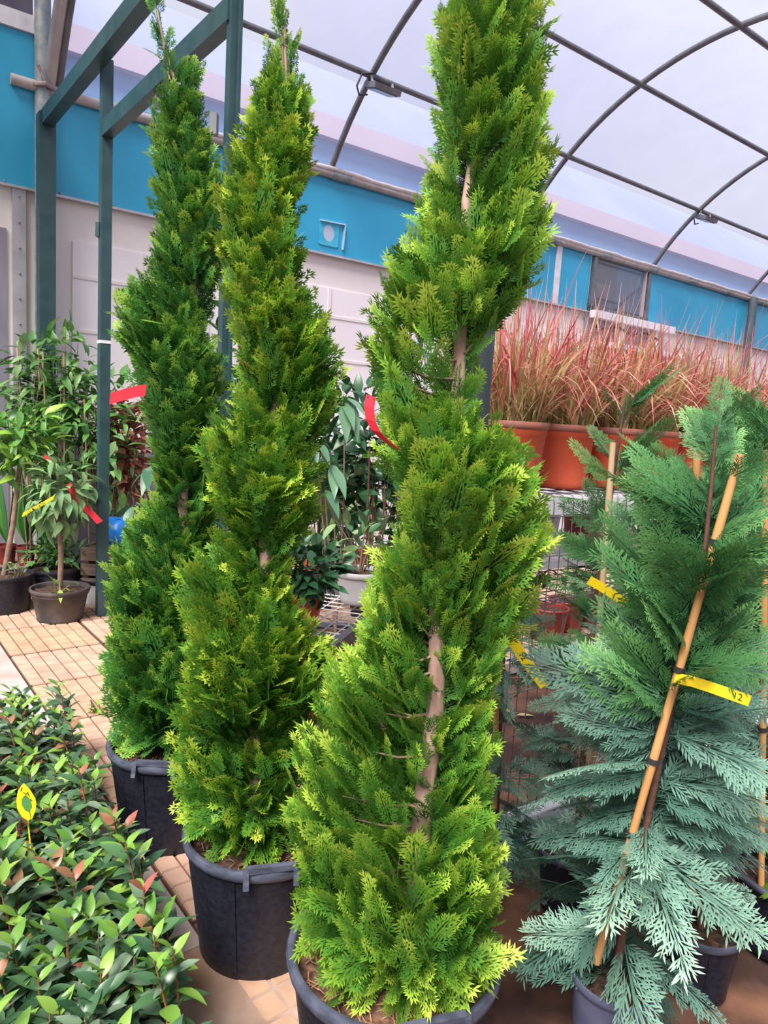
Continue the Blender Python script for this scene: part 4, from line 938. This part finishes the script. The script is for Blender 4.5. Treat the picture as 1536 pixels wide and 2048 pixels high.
# ================================================================== PLANTS BETWEEN THE SPIRALS
cc_ = G(735, 1235); leafy('camellia', 'dark glossy camellia bush tied to brown stakes behind the spirals', 'bush', cc_, 0, (.40, .28, .55), 299, .165, LF_dark, seed=61, stems=9, center=pz(cc_, 725, 905), pots=dict(rt=.16, rb=.13, h=.25),
      canes=[((cc_[0]-.02, cc_[1]-.3, .05), (cc_[0]-.05, cc_[1]-.28, 1.30), M_redbark), ((cc_[0]+.09, cc_[1]-.3, .05), (cc_[0]+.07, cc_[1]-.28, 1.05), M_redbark), ((cc_[0]+.2, cc_[1]-.3, .05), (cc_[0]+.17, cc_[1]-.28, 1.0), M_redbark)])
cc_ = G(480, 1330); leafy('camellia', 'dark leafy bush showing between the portal post and the yellow green spiral', 'bush', cc_, 0, (.30, .25, .55), 290, .13, LF_dark+LF_mid, seed=62, stems=8, center=pz(cc_, 480, 800), pots=dict(rt=.16, rb=.13, h=.25))
cc_ = G(668, 1325); big_leaf_plant('plant with long hanging grey green leaves between the two larger spirals', cc_, [(665, 930, 11), (690, 800, 9), (630, 885, 8), (650, 990, 7)], 0, .25, 63, down=.6)
cc_ = G(640, 1215); leafy('camellia', 'dark glossy camellia bush behind the long leaved plant', 'bush', cc_, 0, (.36, .24, .50), 290, .16, LF_dark, seed=70, stems=8, center=pz(cc_, 650, 960), pots=dict(rt=.15, rb=.12, h=.24))
cc_ = G(830, 1225); leafy('camellia', 'dark glossy camellia bush behind the tallest spiral cypress', 'bush', cc_, 0, (.36, .24, .50), 240, .15, LF_dark, seed=71, stems=8, center=pz(cc_, 830, 930), pots=dict(rt=.15, rb=.12, h=.24))
# low mesh table with gardenia
TZ = .55; ta = G(648, 1312, TZ); tb = G(745, 1233, TZ); td = unit(tb-ta); tsd = np.array([-td[1], td[0], 0])
tbl = thing('mesh_table', ta*[1, 1, 0]+tsd*.3, 'low wire mesh table with a dark grey edge rail', 'table')
A0 = ta-td*.10; A1 = ta+td*1.0; wdt = .55
MB().bar(A0, A1, .035, .05).build('rail', mat('dark_grey_rail', (.10, .10, .115), (.07, .07, .085), 8, .5), tbl)
MB().bar(A0+tsd*wdt, A1+tsd*wdt, .035, .05).build('rail', MATS['dark_grey_rail'], tbl)
for e in (A0, A1): MB().bar(e, e+tsd*wdt, .03, .04).build('rail', MATS['dark_grey_rail'], tbl)
for e in (A0, A1):
    for k in (0, wdt): MB().bar((e+tsd*k)*[1, 1, 0], e+tsd*k, .03, .03, td).build('leg', M_redpot if k == 0 else M_hoop, tbl)
for k in np.arange(.05, 1.1, .07): MB().tube([A0+td*k, A0+td*k+tsd*wdt], .003, 5).build('mesh_wire', M_white, tbl)
for k in np.arange(.06, wdt, .07): MB().tube([A0+tsd*k, A1+tsd*k], .003, 5).build('mesh_wire', M_white, tbl)
gc_ = A0+td*.36+tsd*.22
leafy('gardenia', 'dense dark gardenia in an orange pot on the low mesh table', 'potted plant', gc_, TZ+.27, (.17, .16, .14), 290, .085, LF_dark, seed=64, z0=TZ+.027, stems=8, pots=dict(rt=.10, rb=.08, h=.15, m=M_terra, mrim=M_terra, fill=.85))
wp = A0+td*.86+tsd*.12; leafy('trailing_plant', 'trailing plant with wiry shoots in a pale grey planter on the mesh table', 'potted plant', wp, TZ+.36, (.20, .14, .13), 40, .10, LF_dark+LF_sage, seed=65, z0=TZ+.027, stems=7, pots=dict(rt=.12, rb=.09, h=.17, m=M_whitepot, mrim=M_whitepot, fill=.85))
for px, py, lb, m, rr, hh in ((622, 1140, 'small bright orange pot on the pavers behind the gardenia', M_orangepot, .10, .17), (655, 1145, 'black pot on the pavers between two small orange pots', M_blackpot, .15, .32), (712, 1135, 'small orange pot with a green label behind the mesh table', M_orangepot, .10, .17), (560, 1150, 'orange pot on the pavers behind the yellow green spiral', M_orangepot, .13, .2), (780, 1150, 'black pot on the pavers beneath the camellia stakes', M_blackpot, .16, .28)):
    c_ = G(px, py); plain_pot('plant_pot', c_, rr, rr*.78, hh, m, lb)
for px, py, sd_, lv, lb in ((650, 1140, 66, LF_sage+LF_mid, 'leggy plant with pale leaves standing behind the gardenia'), (715, 1150, 67, LF_mid+LF_sage, 'pale climber on brown stakes behind the mesh table'), (800, 1170, 68, LF_dark, 'dark leafy plant behind the tallest spiral cypress'), (880, 1180, 69, LF_dark+LF_mid, 'dark leafy bush standing behind the slim grey column')):
    c_ = G(px, py)+np.array([0, -.35, 0]); leafy('background_plant', lb, 'plant', c_, 0.75, (.28, .2, .50), 190, .125, lv, seed=sd_, stems=6, droop=.3)

# ================================================================== TAGS
def ribbon(name, pts, wdir, width, m, label, text=None, tpos=.6, tsize=.5, th=.0012, flip=1, holes=()):
    """a flat plastic tag following pts; wdir gives the direction of its width"""
    pts = [np.array(p, float) for p in pts]; k = len(pts); v = []; f = []
    wd = unit(wdir)*width/2; 
    for i, p in enumerate(pts):
        t_ = unit(pts[min(i+1, k-1)]-pts[max(i-1, 0)]); nn_ = unit(np.cross(t_, wd))*th/2
        v += [p-wd-nn_, p+wd-nn_, p+wd+nn_, p-wd+nn_]
    for i in range(k-1):
        a = 4*i; b = a+4
        for j in range(4): f.append((a+j, a+(j+1) % 4, b+(j+1) % 4, b+j))
    f += [(3, 2, 1, 0), tuple(4*(k-1)+j for j in range(4))]
    mid = sum(pts)/k; root = thing(name, mid, label, 'tag'); MB().add(v, f).build('strip', m, root)
    if text:
        cu = bpy.data.curves.new('lettering', 'FONT'); cu.body = text; cu.size = width*tsize*1.4; cu.align_x = 'CENTER'; cu.align_y = 'CENTER'
        ob = bpy.data.objects.new('lettering', cu); COL.objects.link(ob); bpy.context.view_layer.update()
        me = bpy.data.meshes.new_from_object(ob.evaluated_get(bpy.context.evaluated_depsgraph_get())); bpy.data.objects.remove(ob)
        q = tpos*(k-1); i = min(int(q), k-2); p = pts[i]+(pts[i+1]-pts[i])*(q-i); t_ = unit(pts[i+1]-pts[i])*flip
        nrm = unit(np.cross(t_, unit(wdir)*flip)); 
        if np.dot(nrm, EYE-p) < 0: nrm = -nrm
        upv = np.cross(nrm, t_); o = link('lettering', me, M_ink, root); me.materials.clear(); me.materials.append(M_ink); pp = p+nrm*(th*1.2)-mid
        o.matrix_local = Matrix(((t_[0], upv[0], nrm[0], pp[0]), (t_[1], upv[1], nrm[1], pp[1]), (t_[2], upv[2], nrm[2], pp[2]), (0, 0, 0, 1)))
    for (hx, r_) in holes:
        q = hx*(k-1); i = min(int(q), k-2); p = pts[i]+(pts[i+1]-pts[i])*(q-i); t_ = unit(pts[i+1]-pts[i]); nrm = unit(np.cross(t_, wd)); 
        if np.dot(nrm, EYE-p) < 0: nrm = -nrm
        for off in (-.28, .28):
            c0 = p+unit(wdir)*width*off+nrm*(th*.8); P = [c0+(t_*math.cos(a)+unit(wdir)*math.sin(a))*r_ for a in np.linspace(0, 6.283, 9)[:-1]]
            MB().add(P, [tuple(range(8))]).build('punch_hole', M_ink, root)
    return root
dt = 1.40-.245
ribbon('plant_tag', [D(x, y, dt+o_) for x, y, o_ in ((742, 792, 0), (738, 815, -.005), (741, 840, -.005), (752, 862, 0), (770, 880, .01), (792, 896, .03))], (1, .15, -.25), .017, M_red, 'curled red plastic tag on the tallest spiral cypress', holes=((.04, .0013),))
ribbon('plant_tag', [D(x, y, 2.36-.16) for x, y in ((220, 797), (246, 790), (272, 783), (292, 780))], (.1, 0, 1), .036, M_red, 'flat red plastic tag sticking out of the dark spiral cypress')
ribbon('plant_tag', [D(x, y, 4.70) for x, y in ((136, 968), (150, 990), (166, 1010), (184, 1028), (200, 1045))], (.8, 0, .5), .045, M_red, 'long red plastic tag slanting across the climbers to the green post')
ribbon('plant_tag', [D(x, y, cT1[1]-.24) for x, y in ((45, 1030), (65, 1018), (90, 1005), (108, 994))], (.3, 0, 1), .030, M_yellow, 'yellow lettered tag hanging from the sage leaved citrus standard', '10 ΚΙΤΡΙΑ', .42, .75, holes=())
ribbon('plant_tag', [D(x, y, 4.75) for x, y in ((88, 912), (98, 920), (108, 926))], (.3, 0, 1), .03, M_red, 'short crumpled red tag among the climber leaves')
ya = [D(x, y, cA[1]-.045+o_) for x, y, o_ in ((1352, 1368, -.005), (1349, 1360, -.02), (1360, 1358, -.035), (1385, 1363, -.05), (1420, 1374, -.075), (1460, 1388, -.105), (1500, 1402, -.135))]
ribbon('plant_tag', ya, (.22, 0, 1), .0225, M_yellow, 'yellow tag marked twelve looped round the slanting cane cypress', '12', .90, .62)
ye = [D(x, y, cE[1]-.14) for x, y in ((1010, 1272), (1028, 1285), (1045, 1312), (1065, 1340), (1090, 1372))]
ribbon('plant_tag', ye, (1, 0, .7), .030, M_yellow, 'yellow tag hanging before the wire mesh on the low cypress', '12', .50, .6)
yb = [D(x, y, cB[1]-.06) for x, y in ((1178, 1160), (1200, 1172), (1235, 1195), (1278, 1226))]
ribbon('plant_tag', yb, (.5, 0, 1), .026, M_yellow, 'yellow tag half hidden in the thin green cypress')
ribbon('plant_tag', [D(x, y, cC[1]+.02) for x, y in ((1328, 1110), (1350, 1116), (1372, 1124))], (.2, 0, 1), .022, M_yellow, 'yellow tag half hidden among upper fronds of the cypress group')
# oval yellow label with a green leaf print
lc = D(52, 1605, 1.86); lt = thing('plant_label', lc-Z*.05, 'oval yellow label with a green leaf print standing in the shrub bed', 'label')
lx_ = unit(np.array([.9, .25, 0])); ly_ = unit(np.array([-.12, .05, 1])); nn_ = np.cross(lx_, ly_)
if np.dot(nn_, EYE-lc) < 0: nn_ = -nn_
outl = [(0, .056), (.014, .036), (.025, .010), (.026, -.006), (.022, -.026), (.012, -.048), (0, -.052), (-.014, -.040), (-.024, -.016), (-.024, .008), (-.018, .034), (-.006, .052)]
def plate(pts, th, off, name, m, par):
    a = [lc+lx_*x+ly_*y+nn_*(off+th/2) for x, y in pts]; b = [p-nn_*th for p in a]; k = len(pts)
    return MB().add(a+b, [tuple(range(k)), tuple(range(2*k-1, k-1, -1))]+[(i, (i+1) % k, k+(i+1) % k, k+i) for i in range(k)]).build(name, m, par)
plate(outl, .0012, 0, 'plate', M_yellow, lt)
plate([(.002, .022), (.013, .006), (.014, -.012), (.006, -.028), (-.004, -.022), (-.011, -.006), (-.010, .010), (-.003, .020)], .0006, .0012, 'leaf_print', M_leafprint, lt)
plate([(.006, -.026), (.008, -.026), (.009, -.046), (.0075, -.046)], .0006, .0012, 'stalk_print', M_leafprint, lt)
for (x0, y0, x1, y1) in ((-.006, .045, -.010, .034), (-.004, .030, .003, .024), (.003, .024, .007, .030), (.007, .030, .010, .016), (.012, .010, .016, .004)):
    MB().bar(lc+lx_*x0+ly_*y0+nn_*.0016, lc+lx_*x1+ly_*y1+nn_*.0016, .0016, .0006, nn_).build('handwriting', M_ink, lt)
MB().bar(lc-ly_*.05, lc-ly_*.20, .004, .002, nn_).build('spike', M_yellow, lt)
# fallen yellow leaves on the dirt bed
LY = leaf_mesh('fallen_leaf', 1, .36, .15, .1, 5, .85, m=mat('fallen_yellow_leaf', (.62, .52, .22), (.45, .36, .14), perobj=True, rough=.7))
for px, py, a in ((1072, 1500, .6), (1034, 1430, .3), (1112, 1570, 1.1), (1020, 1425, 2.0)):
    p = G(px, py, .006); o = link('fallen_leaf', LY, None); o.matrix_world = xf(p, np.array([math.cos(a), math.sin(a), 0]), Z, .10)
    tag(o, 'fallen yellow leaf lying on the reddish dirt behind the wire mesh', 'leaf', 'fallen leaves on the dirt')
